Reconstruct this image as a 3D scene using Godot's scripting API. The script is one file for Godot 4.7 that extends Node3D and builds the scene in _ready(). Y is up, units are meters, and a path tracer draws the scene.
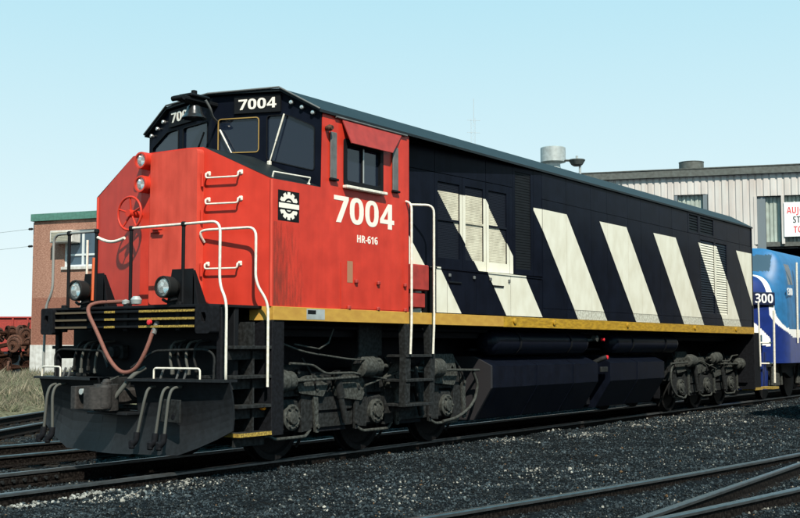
extends Node3D
# ---------------------------------------------------------------- helpers
var M := {}
var rng := RandomNumberGenerator.new()
var used := {}
# dusty or matt coats mirror less of the sky than clean gloss
var spec_of := {"red": 0.36, "red_faded": 0.36, "black": 0.11, "black_flat": 0.25, "roof": 0.25, "tank": 0.22, "iron_dark": 0.2, "iron": 0.3, "iron_pale": 0.3, "plow": 0.35, "wheel_steel": 0.2, "cinder": 0.2, "stone": 0.3, "tie": 0.2, "rail_side": 0.2, "glass": 0.48, "rubber_black": 0.3, "screen_black": 0.2, "rusty_dark": 0.2, "dry_grass": 0.1, "blade": 0.2}

func lin(r: float, g: float, b: float, a := 1.0) -> Color:
	var c := Color(r, g, b).linear_to_srgb()
	c.a = a
	return c

func noise_tex(sd: int, freq: float, lo: Color, hi: Color, bias := 0.0, gain := 1.0, size := 512, oct := 5) -> ImageTexture:
	var n := FastNoiseLite.new()
	n.seed = sd
	n.noise_type = FastNoiseLite.TYPE_SIMPLEX_SMOOTH
	n.frequency = freq
	n.fractal_octaves = oct
	var im := n.get_seamless_image(size, size)
	im.convert(Image.FORMAT_RGB8)
	var d := im.get_data()
	for i in range(0, d.size(), 3):
		var t := clampf((d[i] / 255.0 - 0.5 + bias) * gain + 0.5, 0, 1)
		var c := lo.lerp(hi, t)
		d[i] = int(c.r * 255); d[i + 1] = int(c.g * 255); d[i + 2] = int(c.b * 255)
	return ImageTexture.create_from_image(Image.create_from_data(size, size, false, Image.FORMAT_RGB8, d))

func mk(nm: String, col: Color, rough := 0.6, metal := 0.0, tex: Texture2D = null, sc := Vector3.ONE, relief: Texture2D = null, relief_cm := 0.0, world := true) -> StandardMaterial3D:
	var m := StandardMaterial3D.new()
	m.resource_name = nm
	m.albedo_color = col
	m.roughness = rough
	m.metallic = metal
	m.metallic_specular = spec_of.get(nm, 0.5)
	if tex:
		m.albedo_texture = tex
	if tex or relief:
		m.uv1_triplanar = true
		m.uv1_world_triplanar = world
		m.uv1_scale = sc
	if relief:
		m.heightmap_enabled = true
		m.heightmap_texture = relief
		m.heightmap_scale = relief_cm
	M[nm] = m
	return m

func ST() -> SurfaceTool:
	var s := SurfaceTool.new()
	s.begin(Mesh.PRIMITIVE_TRIANGLES)
	return s

func numbered(nm: String) -> String:
	var k: int = used.get(nm, 0)
	used[nm] = k + 1
	return nm if k == 0 else "%s_%03d" % [nm, k]

func thing(nm: String, label: String, cat: String, at := Vector3.ZERO, group := "", kind := "") -> Node3D:
	var o := Node3D.new()
	o.name = numbered(nm)
	add_child(o)
	o.position = at
	tag(o, label, cat, group, kind)
	return o

func tag(o: Node, label: String, cat: String, group := "", kind := "") -> void:
	if label: o.set_meta("label", label)
	if cat: o.set_meta("category", cat)
	if group: o.set_meta("group", group)
	if kind: o.set_meta("kind", kind)

# every shape is given in world metres; a part of a thing is shifted back by the thing's base
func part(parent: Node3D, nm: String, st: SurfaceTool, m: Material, label := "") -> MeshInstance3D:
	var o := MeshInstance3D.new()
	o.name = nm
	o.mesh = st.commit()
	o.material_override = m
	parent.add_child(o, true)
	if parent != self and parent.get_parent() == self and not (parent is MeshInstance3D):
		o.position = -parent.position
	if label: o.set_meta("label", label)
	return o

func T3(st: SurfaceTool, a: Vector3, b: Vector3, c: Vector3, na: Vector3, nb: Vector3, nc: Vector3) -> void:
	if (b - a).cross(c - a).dot(na + nb + nc) > 0:
		var t := b; b = c; c = t
		t = nb; nb = nc; nc = t
	st.set_normal(na); st.add_vertex(a)
	st.set_normal(nb); st.add_vertex(b)
	st.set_normal(nc); st.add_vertex(c)

func Q(st: SurfaceTool, a: Vector3, b: Vector3, c: Vector3, d: Vector3, out: Vector3) -> void:
	var n := (b - a).cross(c - a)
	if n.length() < 1e-9: n = (c - a).cross(d - a)
	n = n.normalized()
	if n.dot(out) < 0: n = -n
	T3(st, a, b, c, n, n, n)
	T3(st, a, c, d, n, n, n)

# prism: polygon in the plane o + x*ux + y*uy, front face there, going back by th along -n
func slab(st: SurfaceTool, poly: PackedVector2Array, o: Vector3, ux: Vector3, uy: Vector3, th: float, lift := 0.0) -> void:
	var n := ux.cross(uy).normalized()
	var f := PackedVector3Array()
	var g := PackedVector3Array()
	for p in poly:
		f.append(o + ux * p.x + uy * p.y + n * lift)
		g.append(o + ux * p.x + uy * p.y + n * (lift - th))
	var ix := Geometry2D.triangulate_polygon(poly)
	for i in range(0, ix.size(), 3):
		T3(st, f[ix[i]], f[ix[i + 1]], f[ix[i + 2]], n, n, n)
		T3(st, g[ix[i]], g[ix[i + 1]], g[ix[i + 2]], -n, -n, -n)
	var cw := Geometry2D.is_polygon_clockwise(poly)
	for i in poly.size():
		var j := (i + 1) % poly.size()
		var e := f[j] - f[i]
		var out := e.cross(n) * (-1.0 if cw else 1.0)
		Q(st, f[i], f[j], g[j], g[i], out)

func rect(x0: float, y0: float, x1: float, y1: float) -> PackedVector2Array:
	return PackedVector2Array([Vector2(x0, y0), Vector2(x1, y0), Vector2(x1, y1), Vector2(x0, y1)])

func pv(a: Array) -> PackedVector2Array:
	var r := PackedVector2Array()
	for i in range(0, a.size(), 2): r.append(Vector2(a[i], a[i + 1]))
	return r

func rrect(x0: float, y0: float, x1: float, y1: float, r: float, n := 4) -> PackedVector2Array:
	var p := PackedVector2Array()
	var cs := [Vector2(x1 - r, y1 - r), Vector2(x0 + r, y1 - r), Vector2(x0 + r, y0 + r), Vector2(x1 - r, y0 + r)]
	for k in 4:
		for i in n + 1:
			var a := (k + i / float(n)) * PI / 2
			p.append(cs[k] + Vector2(cos(a), sin(a)) * r)
	return p

func rounded(poly: PackedVector2Array, r: float) -> PackedVector2Array:
	var out := PackedVector2Array()
	var n := poly.size()
	for i in n:
		var p := poly[i]
		var a := (poly[(i + n - 1) % n] - p).normalized()
		var b := (poly[(i + 1) % n] - p).normalized()
		var p0 := p + a * r
		var p2 := p + b * r
		for k in 5:
			var t := k / 4.0
			out.append(p0 * (1 - t) * (1 - t) + p * 2 * t * (1 - t) + p2 * t * t)
	return out

# outer minus holes, cut into simple polygons without holes
func holed(outer: PackedVector2Array, holes: Array) -> Array:
	var polys: Array = [outer]
	for h in holes:
		var c := Vector2.ZERO
		for p in h: c += p
		c /= h.size()
		var next: Array = []
		for q in polys:
			for half in [rect(-500, -500, c.x, 500), rect(c.x, -500, 500, 500)]:
				for piece in Geometry2D.intersect_polygons(q, half):
					for w in Geometry2D.clip_polygons(piece, h):
						next.append(w)
		polys = next
	return polys

func box(st: SurfaceTool, c: Vector3, s: Vector3, b := 0.0, basis := Basis.IDENTITY) -> void:
	var h := s / 2
	b = minf(b, minf(h.x, minf(h.y, h.z)) * 0.9)
	if b <= 0.0:
		for ax in 3:
			for sg in [-1.0, 1.0]:
				var n := Vector3.ZERO; n[ax] = sg
				var u := Vector3.ZERO; u[(ax + 1) % 3] = h[(ax + 1) % 3]
				var v := Vector3.ZERO; v[(ax + 2) % 3] = h[(ax + 2) % 3]
				var o := n * h[ax]
				Q(st, c + basis * (o - u - v), c + basis * (o + u - v), c + basis * (o + u + v), c + basis * (o - u + v), basis * n)
		return
	for ax in 3:
		var a1 := (ax + 1) % 3
		var a2 := (ax + 2) % 3
		for sg in [-1.0, 1.0]:
			var n := Vector3.ZERO; n[ax] = sg
			var u := Vector3.ZERO; u[a1] = h[a1] - b
			var v := Vector3.ZERO; v[a2] = h[a2] - b
			var o := n * h[ax]
			Q(st, c + basis * (o - u - v), c + basis * (o + u - v), c + basis * (o + u + v), c + basis * (o - u + v), basis * n)
		for s1 in [-1.0, 1.0]:
			for s2 in [-1.0, 1.0]:
				var e := Vector3.ZERO; e[ax] = h[ax] - b
				var p := Vector3.ZERO; p[a1] = s1 * h[a1]; p[a2] = s2 * (h[a2] - b)
				var q := Vector3.ZERO; q[a1] = s1 * (h[a1] - b); q[a2] = s2 * h[a2]
				Q(st, c + basis * (p - e), c + basis * (p + e), c + basis * (q + e), c + basis * (q - e), basis * (p + q))
	for sx in [-1.0, 1.0]:
		for sy in [-1.0, 1.0]:
			for sz in [-1.0, 1.0]:
				var n := basis * Vector3(sx, sy, sz).normalized()
				T3(st, c + basis * Vector3(sx * h.x, sy * (h.y - b), sz * (h.z - b)), c + basis * Vector3(sx * (h.x - b), sy * h.y, sz * (h.z - b)), c + basis * Vector3(sx * (h.x - b), sy * (h.y - b), sz * h.z), n, n, n)

func mm(st: SurfaceTool, x0: float, y0: float, z0: float, x1: float, y1: float, z1: float, b := 0.0) -> void:
	box(st, Vector3(x0 + x1, y0 + y1, z0 + z1) / 2, Vector3(absf(x1 - x0), absf(y1 - y0), absf(z1 - z0)), b)

# profile: [radius, height] pairs along axis from o
func lathe(st: SurfaceTool, prof: Array, o: Vector3, axis: Vector3, seg := 16) -> void:
	axis = axis.normalized()
	var u := axis.cross(Vector3.UP if absf(axis.y) < 0.9 else Vector3.RIGHT).normalized()
	var v := axis.cross(u)
	for i in prof.size() - 1:
		var r0: float = prof[i][0]; var h0: float = prof[i][1]
		var r1: float = prof[i + 1][0]; var h1: float = prof[i + 1][1]
		var sl := Vector2(h1 - h0, -(r1 - r0))
		if sl.length() < 1e-7: continue
		sl = sl.normalized()
		for k in seg:
			var a := TAU * k / seg; var b := TAU * (k + 1) / seg
			var da := u * cos(a) + v * sin(a); var db := u * cos(b) + v * sin(b)
			var na := da * sl.x + axis * sl.y; var nb := db * sl.x + axis * sl.y
			var p0 := o + axis * h0 + da * r0; var p1 := o + axis * h0 + db * r0
			var p2 := o + axis * h1 + db * r1; var p3 := o + axis * h1 + da * r1
			if r0 > 1e-5: T3(st, p0, p1, p2, na, nb, nb)
			if r1 > 1e-5: T3(st, p0, p2, p3, na, nb, na)

func tube(st: SurfaceTool, pts: Array, r: float, seg := 8, bend := 0.0) -> void:
	var P: Array = []
	if bend > 0.0 and pts.size() > 2:
		P.append(pts[0])
		for i in range(1, pts.size() - 1):
			var c: Vector3 = pts[i]; var a: Vector3 = pts[i - 1]; var b: Vector3 = pts[i + 1]
			var ra := minf(bend, (a - c).length() * 0.48); var rb := minf(bend, (b - c).length() * 0.48)
			var p0 := c + (a - c).normalized() * ra; var p2 := c + (b - c).normalized() * rb
			for k in 6:
				var t := k / 5.0
				P.append(p0 * (1 - t) * (1 - t) + c * 2 * t * (1 - t) + p2 * t * t)
		P.append(pts[-1])
	else:
		P = pts
	var rings: Array = []
	var u := Vector3.ZERO
	for i in P.size():
		var d: Vector3
		if i == 0: d = P[1] - P[0]
		elif i == P.size() - 1: d = P[i] - P[i - 1]
		else: d = (P[i] - P[i - 1]).normalized() + (P[i + 1] - P[i]).normalized()
		d = d.normalized()
		if u == Vector3.ZERO: u = d.cross(Vector3.UP if absf(d.y) < 0.9 else Vector3.RIGHT).normalized()
		u = (u - d * u.dot(d)).normalized()
		var v := d.cross(u)
		var ring: Array = []
		for k in seg:
			var a := TAU * k / seg
			ring.append(u * cos(a) + v * sin(a))
		rings.append(ring)
	for i in P.size() - 1:
		for k in seg:
			var j := (k + 1) % seg
			var A: Vector3 = rings[i][k]; var B: Vector3 = rings[i][j]; var C: Vector3 = rings[i + 1][j]; var D: Vector3 = rings[i + 1][k]
			T3(st, P[i] + A * r, P[i] + B * r, P[i + 1] + C * r, A, B, C)
			T3(st, P[i] + A * r, P[i + 1] + C * r, P[i + 1] + D * r, A, C, D)
	for e in [0, P.size() - 1]:
		var n: Vector3 = (P[0] - P[1]).normalized() if e == 0 else (P[-1] - P[-2]).normalized()
		for k in range(1, seg - 1):
			T3(st, P[e] + rings[e][0] * r, P[e] + rings[e][k] * r, P[e] + rings[e][k + 1] * r, n, n, n)

func text(parent: Node3D, nm: String, s: String, height: float, at: Vector3, right: Vector3, up: Vector3, m: Material, squeeze := 1.0, depth := 0.006, bold := true, serif := false) -> MeshInstance3D:
	var f := SystemFont.new()
	f.font_names = PackedStringArray(["Droid Serif" if serif else "Droid Sans"])
	f.font_weight = 700 if bold else 400
	var t := TextMesh.new()
	t.text = s
	t.font = f
	t.font_size = 64
	t.pixel_size = height / 56.0
	t.depth = depth
	t.curve_step = 1.0
	t.material = m
	var o := MeshInstance3D.new()
	o.name = nm
	o.mesh = t
	o.material_override = m
	parent.add_child(o, true)
	var off := Vector3.ZERO
	var q: Node = parent
	while q != self:
		off += (q as Node3D).position
		q = q.get_parent()
	o.transform = Transform3D(Basis(right * squeeze, up, right.cross(up)), at - off)
	return o

# ---------------------------------------------------------------- scene
func _ready() -> void:
	rng.seed = 616
	var cam := Camera3D.new()
	cam.name = "camera"
	add_child(cam)
	cam.fov = 25.39
	cam.near = 0.05
	cam.far = 3000.0
	cam.position = Vector3(-8.424, 1.452, 10.51)
	var yaw := deg_to_rad(34.309); var pitch := deg_to_rad(4.351)
	cam.look_at_from_position(cam.position, cam.position + Vector3(cos(yaw) * cos(pitch), sin(pitch), -sin(yaw) * cos(pitch)))
	cam.current = true
	var env := Environment.new()
	env.background_mode = Environment.BG_SKY
	var sm := ProceduralSkyMaterial.new()
	sm.sky_top_color = lin(0.07, 0.58, 0.82)
	sm.sky_horizon_color = lin(0.90, 1.0, 1.0)
	sm.sky_curve = 0.31
	sm.ground_bottom_color = lin(0.03, 0.035, 0.04)
	sm.ground_horizon_color = lin(0.12, 0.13, 0.14)
	sm.sun_angle_max = 1.0
	var sky := Sky.new()
	sky.sky_material = sm
	env.sky = sky
	env.background_energy_multiplier = 0.73
	env.tonemap_mode = Environment.TONE_MAPPER_LINEAR
	env.tonemap_exposure = 1.38
	env.sdfgi_enabled = true
	env.ssao_enabled = true
	env.ssil_enabled = true
	env.fog_enabled = false
	var we := WorldEnvironment.new()
	we.name = "world_environment"
	we.environment = env
	add_child(we)
	var sun := DirectionalLight3D.new()
	sun.name = "sun"
	sun.light_energy = 1.6
	sun.light_color = Color(1.0, 0.965, 0.9)
	sun.light_angular_distance = 0.5
	sun.shadow_enabled = true
	add_child(sun)
	var az := deg_to_rad(48.0); var el := deg_to_rad(46.0)
	var to_sun := Vector3(-cos(az) * cos(el), sin(el), sin(az) * cos(el))
	sun.look_at_from_position(to_sun * 50.0, Vector3.ZERO)

	materials()
	ground()
	tracks()
	ballast_stones()
	grass()
	brick_building()
	engine_shed()
	far_things()
	red_locomotive()
	blue_locomotive()
	boxcar()
	scrap()

func materials() -> void:
	var g1 := noise_tex(3, 0.012, Color(0.84, 0.83, 0.82), Color(1, 1, 1), 0.10, 1.4)
	var g2 := noise_tex(8, 0.03, Color(0.74, 0.72, 0.70), Color(1, 1, 1), 0.1, 1.3)
	var fade := noise_tex(13, 0.01, Color(0.91, 0.87, 0.86), Color(1, 1, 1), 0.1, 1.3)
	var soft := noise_tex(14, 0.01, Color(0.94, 0.93, 0.91), Color(1, 1, 1), 0.1, 1.3)
	var wav := noise_tex(21, 0.006, Color(0, 0, 0), Color(1, 1, 1), 0.0, 1.2, 256, 2)
	var fine := noise_tex(34, 0.06, Color(0, 0, 0), Color(1, 1, 1), 0.0, 1.4)
	var dirt := noise_tex(44, 0.025, Color(0.50, 0.49, 0.47), Color(1, 1, 1), 0.02, 1.2)
	var rust := noise_tex(51, 0.03, Color(0.35, 0.3, 0.28), Color(1, 0.95, 0.9), 0.0, 2.0)
	var cind := noise_tex(61, 0.05, Color(0.45, 0.47, 0.5), Color(1, 1, 1), -0.05, 2.4)
	var mott := noise_tex(71, 0.09, Color(0.78, 0.72, 0.70), Color(1, 1, 1), 0.0, 2.0, 512, 3)
	M["wav"] = wav
	var streak := noise_tex(91, 0.014, Color(0.90, 0.885, 0.87), Color(1, 1, 1), 0.12, 1.1)
	mk("red", lin(0.57, 0.041, 0.022), 0.42, 0, fade, Vector3(0.5, 0.5, 0.5), wav, 0.12)
	mk("red_faded", lin(0.62, 0.072, 0.045), 0.5, 0, fade, Vector3(0.7, 0.4, 0.7), wav, 0.12)
	mk("red_dull", lin(0.34, 0.03, 0.022), 0.6, 0, g1, Vector3(0.8, 0.8, 0.8))
	mk("black", lin(0.006, 0.0085, 0.016), 0.30, 0, g1, Vector3(0.35, 0.35, 0.35), wav, 0.10)
	mk("black_flat", lin(0.007, 0.008, 0.010), 0.65, 0, g1, Vector3(0.6, 0.6, 0.6))
	mk("roof", lin(0.013, 0.018, 0.021), 0.5, 0, g1, Vector3(0.4, 0.4, 0.4))
	mk("white", lin(0.68, 0.66, 0.56), 0.5, 0, soft, Vector3(0.6, 0.35, 0.6), wav, 0.10)
	mk("white_dirty", lin(0.58, 0.58, 0.50), 0.6, 0, g2, Vector3(0.9, 0.9, 0.9))
	mk("screen_white", lin(0.55, 0.52, 0.41), 0.7, 0, g1, Vector3(0.6, 0.6, 0.6))
	mk("screen_black", lin(0.008, 0.010, 0.016), 0.7)
	mk("rail_white", lin(0.74, 0.71, 0.62), 0.45, 0, g1, Vector3(2, 2, 2))
	mk("letter_white", lin(0.76, 0.72, 0.64), 0.5)
	mk("yellow", lin(0.44, 0.255, 0.016), 0.5, 0, g2, Vector3(0.3, 1.2, 0.3))
	mk("yellow_dusty", lin(0.46, 0.265, 0.04), 0.65, 0, fade, Vector3(0.8, 1.5, 0.8))
	mk("yellow_worn", lin(0.5, 0.34, 0.06), 0.7, 0, dirt, Vector3(2.5, 2.5, 2.5))
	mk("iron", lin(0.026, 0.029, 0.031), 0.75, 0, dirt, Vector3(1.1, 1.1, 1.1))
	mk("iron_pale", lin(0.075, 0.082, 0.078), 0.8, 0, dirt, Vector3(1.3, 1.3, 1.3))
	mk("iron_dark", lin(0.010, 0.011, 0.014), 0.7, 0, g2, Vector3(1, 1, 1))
	mk("plow", lin(0.012, 0.0145, 0.018), 0.5, 0, g2, Vector3(0.8, 0.8, 0.8), wav, 0.15)
	mk("wheel_steel", lin(0.012, 0.012, 0.013), 0.6, 0.3, g2, Vector3(1, 1, 1))
	mk("tread_steel", lin(0.35, 0.35, 0.36), 0.35, 0.9)
	mk("tank", lin(0.005, 0.007, 0.014), 0.38, 0, g1, Vector3(0.5, 0.5, 0.5))
	mk("rubber", lin(0.06, 0.062, 0.055), 0.8)
	mk("rubber_black", lin(0.012, 0.012, 0.012), 0.6)
	mk("hose_brown", lin(0.20, 0.075, 0.055), 0.75, 0, g2, Vector3(3, 3, 3))
	mk("grey_paint", lin(0.11, 0.115, 0.115), 0.6, 0, g1, Vector3(1, 1, 1))
	mk("steel_bright", lin(0.6, 0.6, 0.58), 0.3, 0.8)
	mk("rusty", lin(0.16, 0.07, 0.04), 0.85, 0, rust, Vector3(1.2, 1.2, 1.2))
	mk("rusty_dark", lin(0.06, 0.03, 0.022), 0.85, 0, rust, Vector3(1.0, 1.0, 1.0))
	mk("rail_side", lin(0.018, 0.017, 0.017), 0.8, 0, rust, Vector3(1.5, 1.5, 1.5))
	mk("rail_head", lin(0.16, 0.17, 0.175), 0.36, 0.85, g1, Vector3(1.0, 1.0, 1.0))
	mk("tie", lin(0.035, 0.031, 0.027), 0.9, 0, dirt, Vector3(1.5, 1.5, 1.5), fine, 0.5)
	mk("cinder", lin(0.011, 0.0155, 0.019), 0.95, 0, cind, Vector3(0.55, 0.55, 0.55), fine, 2.0)
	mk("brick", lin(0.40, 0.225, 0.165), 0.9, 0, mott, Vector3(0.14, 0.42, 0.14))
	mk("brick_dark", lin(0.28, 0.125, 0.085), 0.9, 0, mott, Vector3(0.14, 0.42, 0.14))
	mk("foundation", lin(0.62, 0.62, 0.6), 0.85, 0, g1, Vector3(0.4, 0.4, 0.4))
	mk("copper_green", lin(0.07, 0.19, 0.155), 0.7, 0, g1, Vector3(0.7, 0.7, 0.7))
	mk("frame_white", lin(0.55, 0.6, 0.62), 0.5)
	mk("pane", lin(0.05, 0.085, 0.12), 0.06)
	mk("siding", lin(0.56, 0.555, 0.54), 0.6, 0, fade, Vector3(0.3, 0.08, 0.3))
	mk("fibreglass", lin(0.36, 0.42, 0.38), 0.5, 0, g1, Vector3(0.3, 0.3, 0.3))
	mk("fascia", lin(0.10, 0.115, 0.11), 0.7, 0, g2, Vector3(0.3, 0.3, 0.3))
	mk("steel_blue_grey", lin(0.12, 0.15, 0.17), 0.6)
	mk("galvanised", lin(0.42, 0.46, 0.46), 0.45, 0.3, g1, Vector3(0.6, 0.6, 0.6))
	mk("sign_white", lin(0.80, 0.82, 0.82), 0.5)
	mk("sign_red", lin(0.6, 0.06, 0.07), 0.5)
	mk("sign_black", lin(0.06, 0.06, 0.065), 0.5)
	mk("blue", lin(0.010, 0.028, 0.17), 0.35, 0, g1, Vector3(0.5, 0.5, 0.5))
	mk("light_blue", lin(0.02, 0.15, 0.36), 0.5, 0, g1, Vector3(0.5, 0.5, 0.5))
	mk("loco_white", lin(0.75, 0.75, 0.74), 0.45)
	mk("boxcar_brown", lin(0.16, 0.055, 0.035), 0.8, 0, g2, Vector3(0.6, 0.6, 0.6))
	mk("car_red", lin(0.34, 0.035, 0.026), 0.7, 0, g2, Vector3(0.5, 0.5, 0.5))
	mk("dry_grass", lin(0.20, 0.19, 0.125), 0.95, 0, dirt, Vector3(0.4, 0.4, 0.4))
	mk("concrete", lin(0.33, 0.33, 0.31), 0.9, 0, g2, Vector3(0.5, 0.5, 0.5))
	mk("dirty_white_stone", lin(0.55, 0.54, 0.5), 0.9)
	mk("mast_grey", lin(0.42, 0.46, 0.48), 0.6)
	mk("wood_pole", lin(0.10, 0.08, 0.065), 0.9)
	mk("cab_inside", lin(0.05, 0.10, 0.075), 0.8)
	mk("window_gold", lin(0.30, 0.19, 0.05), 0.5)
	for q in [["red", 0.7], ["red_faded", 0.8], ["black", 1.2], ["siding", 0.3], ["foundation", 0.6], ["brick", 0.4], ["fascia", 0.6], ["plow", 1.5], ["light_blue", 1.2], ["tank", 1.0]]:
		var dm: StandardMaterial3D = M[q[0]]
		dm.detail_enabled = true
		dm.detail_blend_mode = BaseMaterial3D.BLEND_MODE_MUL
		dm.detail_albedo = streak
		dm.detail_uv_layer = BaseMaterial3D.DETAIL_UV_2
		dm.uv2_triplanar = true
		dm.uv2_world_triplanar = true
		dm.uv2_scale = Vector3(q[1], q[1] * 0.06, q[1])
	var gl := mk("glass", lin(0.01, 0.016, 0.03, 0.72), 0.04)
	gl.transparency = BaseMaterial3D.TRANSPARENCY_ALPHA
	var gw := mk("lamp_glass", lin(0.75, 0.8, 0.8, 0.25), 0.03)
	gw.transparency = BaseMaterial3D.TRANSPARENCY_ALPHA
	mk("reflector", lin(0.85, 0.85, 0.82), 0.12, 1.0)
	mk("amber", lin(0.8, 0.30, 0.02), 0.25)
	mk("red_knob", lin(0.6, 0.02, 0.03), 0.4)

# ---------------------------------------------------------------- setting
var gn := FastNoiseLite.new()

func gh(x: float, z: float) -> float:
	var y := -0.185
	y = lerpf(y, -0.36, smoothstep(-1.6, -3.0, z))
	var za := 5.05 + 0.165 * x - 0.0042 * x * x if x < 12 else 6.43 + (x - 12) * 0.064
	y = lerpf(y, -0.075, smoothstep(0.84, 1.05, z))
	y = lerpf(y, -0.15, smoothstep(za - 0.12, za + 0.15, z))
	y += gn.get_noise_2d(x * 6.0, z * 6.0) * 0.03 + gn.get_noise_2d(x * 40.0 + 900.0, z * 40.0) * 0.018
	return y

func axis_steps(lo: float, a: float, b: float, hi: float, step: float) -> Array:
	var r: Array = []
	var v := a
	while v > lo:
		r.push_front(v)
		v -= maxf(step, (a - v) * 0.25 + step)
	r.push_front(lo)
	v = a + step
	while v < b:
		r.append(v)
		v += step
	while v < hi:
		r.append(v)
		v += maxf(step, (v - b) * 0.25 + step)
	r.append(hi)
	return r

func ground() -> void:
	gn.seed = 5
	gn.frequency = 0.1
	gn.fractal_octaves = 3
	var xs := axis_steps(-900, -7, 22, 1400, 0.13)
	var zs := axis_steps(-1400, -6, 9, 900, 0.13)
	var st := ST()
	var V: Array = []
	for x in xs:
		var col: Array = []
		for z in zs: col.append(Vector3(x, gh(x, z), z))
		V.append(col)
	for i in xs.size():
		for j in zs.size():
			var i0 := maxi(i - 1, 0); var i1 := mini(i + 1, xs.size() - 1)
			var j0 := maxi(j - 1, 0); var j1 := mini(j + 1, zs.size() - 1)
			var n: Vector3 = (V[i][j1] - V[i][j0]).cross(V[i1][j] - V[i0][j]).normalized()
			st.set_normal(n if n.y > 0 else -n)
			st.add_vertex(V[i][j])
	var w := zs.size()
	for i in xs.size() - 1:
		for j in w - 1:
			var a := i * w + j
			for q in [a, a + w, a + 1, a + 1, a + w, a + w + 1]: st.add_index(q)
	var o := part(self, "ground", st, M.cinder)
	tag(o, "dark cinder and gravel yard ground around the tracks", "ground", "", "structure")

func rail_pair(body: SurfaceTool, head: SurfaceTool, pts: Array, top: float) -> void:
	var pb := [Vector2(-0.07, -0.172), Vector2(-0.07, -0.158), Vector2(-0.012, -0.135), Vector2(-0.01, -0.05), Vector2(-0.034, -0.036), Vector2(0.034, -0.036), Vector2(0.01, -0.05), Vector2(0.012, -0.135), Vector2(0.07, -0.158), Vector2(0.07, -0.172)]
	var ph := [Vector2(-0.036, -0.035), Vector2(-0.036, -0.010), Vector2(-0.026, 0.0), Vector2(0.026, 0.0), Vector2(0.036, -0.010), Vector2(0.036, -0.035)]
	for pair in [[body, pb], [head, ph]]:
		var st: SurfaceTool = pair[0]; var pr: Array = pair[1]
		for i in pts.size() - 1:
			var a: Vector2 = pts[i]; var b: Vector2 = pts[i + 1]
			var da: Vector2 = ((pts[i + 1] - pts[maxi(i - 1, 0)]) as Vector2).normalized().orthogonal()
			var db: Vector2 = ((pts[mini(i + 2, pts.size() - 1)] - pts[i]) as Vector2).normalized().orthogonal()
			for k in pr.size():
				var p: Vector2 = pr[k]; var q: Vector2 = pr[(k + 1) % pr.size()]
				var A := Vector3(a.x + da.x * p.x, top + p.y, a.y + da.y * p.x)
				var B := Vector3(a.x + da.x * q.x, top + q.y, a.y + da.y * q.x)
				var C := Vector3(b.x + db.x * q.x, top + q.y, b.y + db.y * q.x)
				var D := Vector3(b.x + db.x * p.x, top + p.y, b.y + db.y * p.x)
				var cen := Vector3(a.x, top - 0.08 if st == body else top - 0.02, a.y)
				Q(st, A, B, C, D, (A + B) / 2 - cen)

func track(label: String, lines: Array, top: float, tie_x: Array, tie_len: float, ang := 0.0) -> Node3D:
	var t := thing("railway_track", label, "track", Vector3.ZERO, "", "structure")
	for l in lines:
		var b := ST(); var h := ST()
		rail_pair(b, h, l, top)
		var r := part(t, "rail", b, M.rail_side)
		part(r, "rail_head", h, M.rail_head)
	var meshes: Array = []
	for k in 3:
		var st := ST()
		box(st, Vector3.ZERO, Vector3(0.22 + 0.015 * k, 0.16, tie_len - 0.04 * k), 0.02)
		meshes.append(st.commit())
	var ps := ST()
	box(ps, Vector3.ZERO, Vector3(0.19, 0.014, 0.36), 0.004)
	for sx in [-0.05, 0.05]:
		for sz in [-0.09, 0.09]:
			box(ps, Vector3(sx, 0.022, sz), Vector3(0.03, 0.035, 0.03), 0.008)
	var plate := ps.commit()
	for c in tie_x:
		var o := MeshInstance3D.new()
		o.name = "tie"
		o.mesh = meshes[rng.randi() % 3]
		o.material_override = M.tie
		t.add_child(o, true)
		o.position = Vector3(c.x, top - 0.262 + rng.randf_range(-0.008, 0.0), c.y)
		o.rotation.y = ang + rng.randf_range(-0.03, 0.03)
	for l in lines:
		for c in tie_x:
			var best: Vector2 = l[0]; var bd := 1e9
			for i in l.size() - 1:
				var p: Vector2 = Geometry2D.get_closest_point_to_segment(c, l[i], l[i + 1])
				if p.distance_to(c) < bd: bd = p.distance_to(c); best = p
			if bd > 1.2: continue
			var o := MeshInstance3D.new()
			o.name = "tie_plate"
			o.mesh = plate
			o.material_override = M.rail_side
			t.add_child(o, true)
			o.position = Vector3(best.x, top - 0.178, best.y)
			o.rotation.y = ang
	return t

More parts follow.
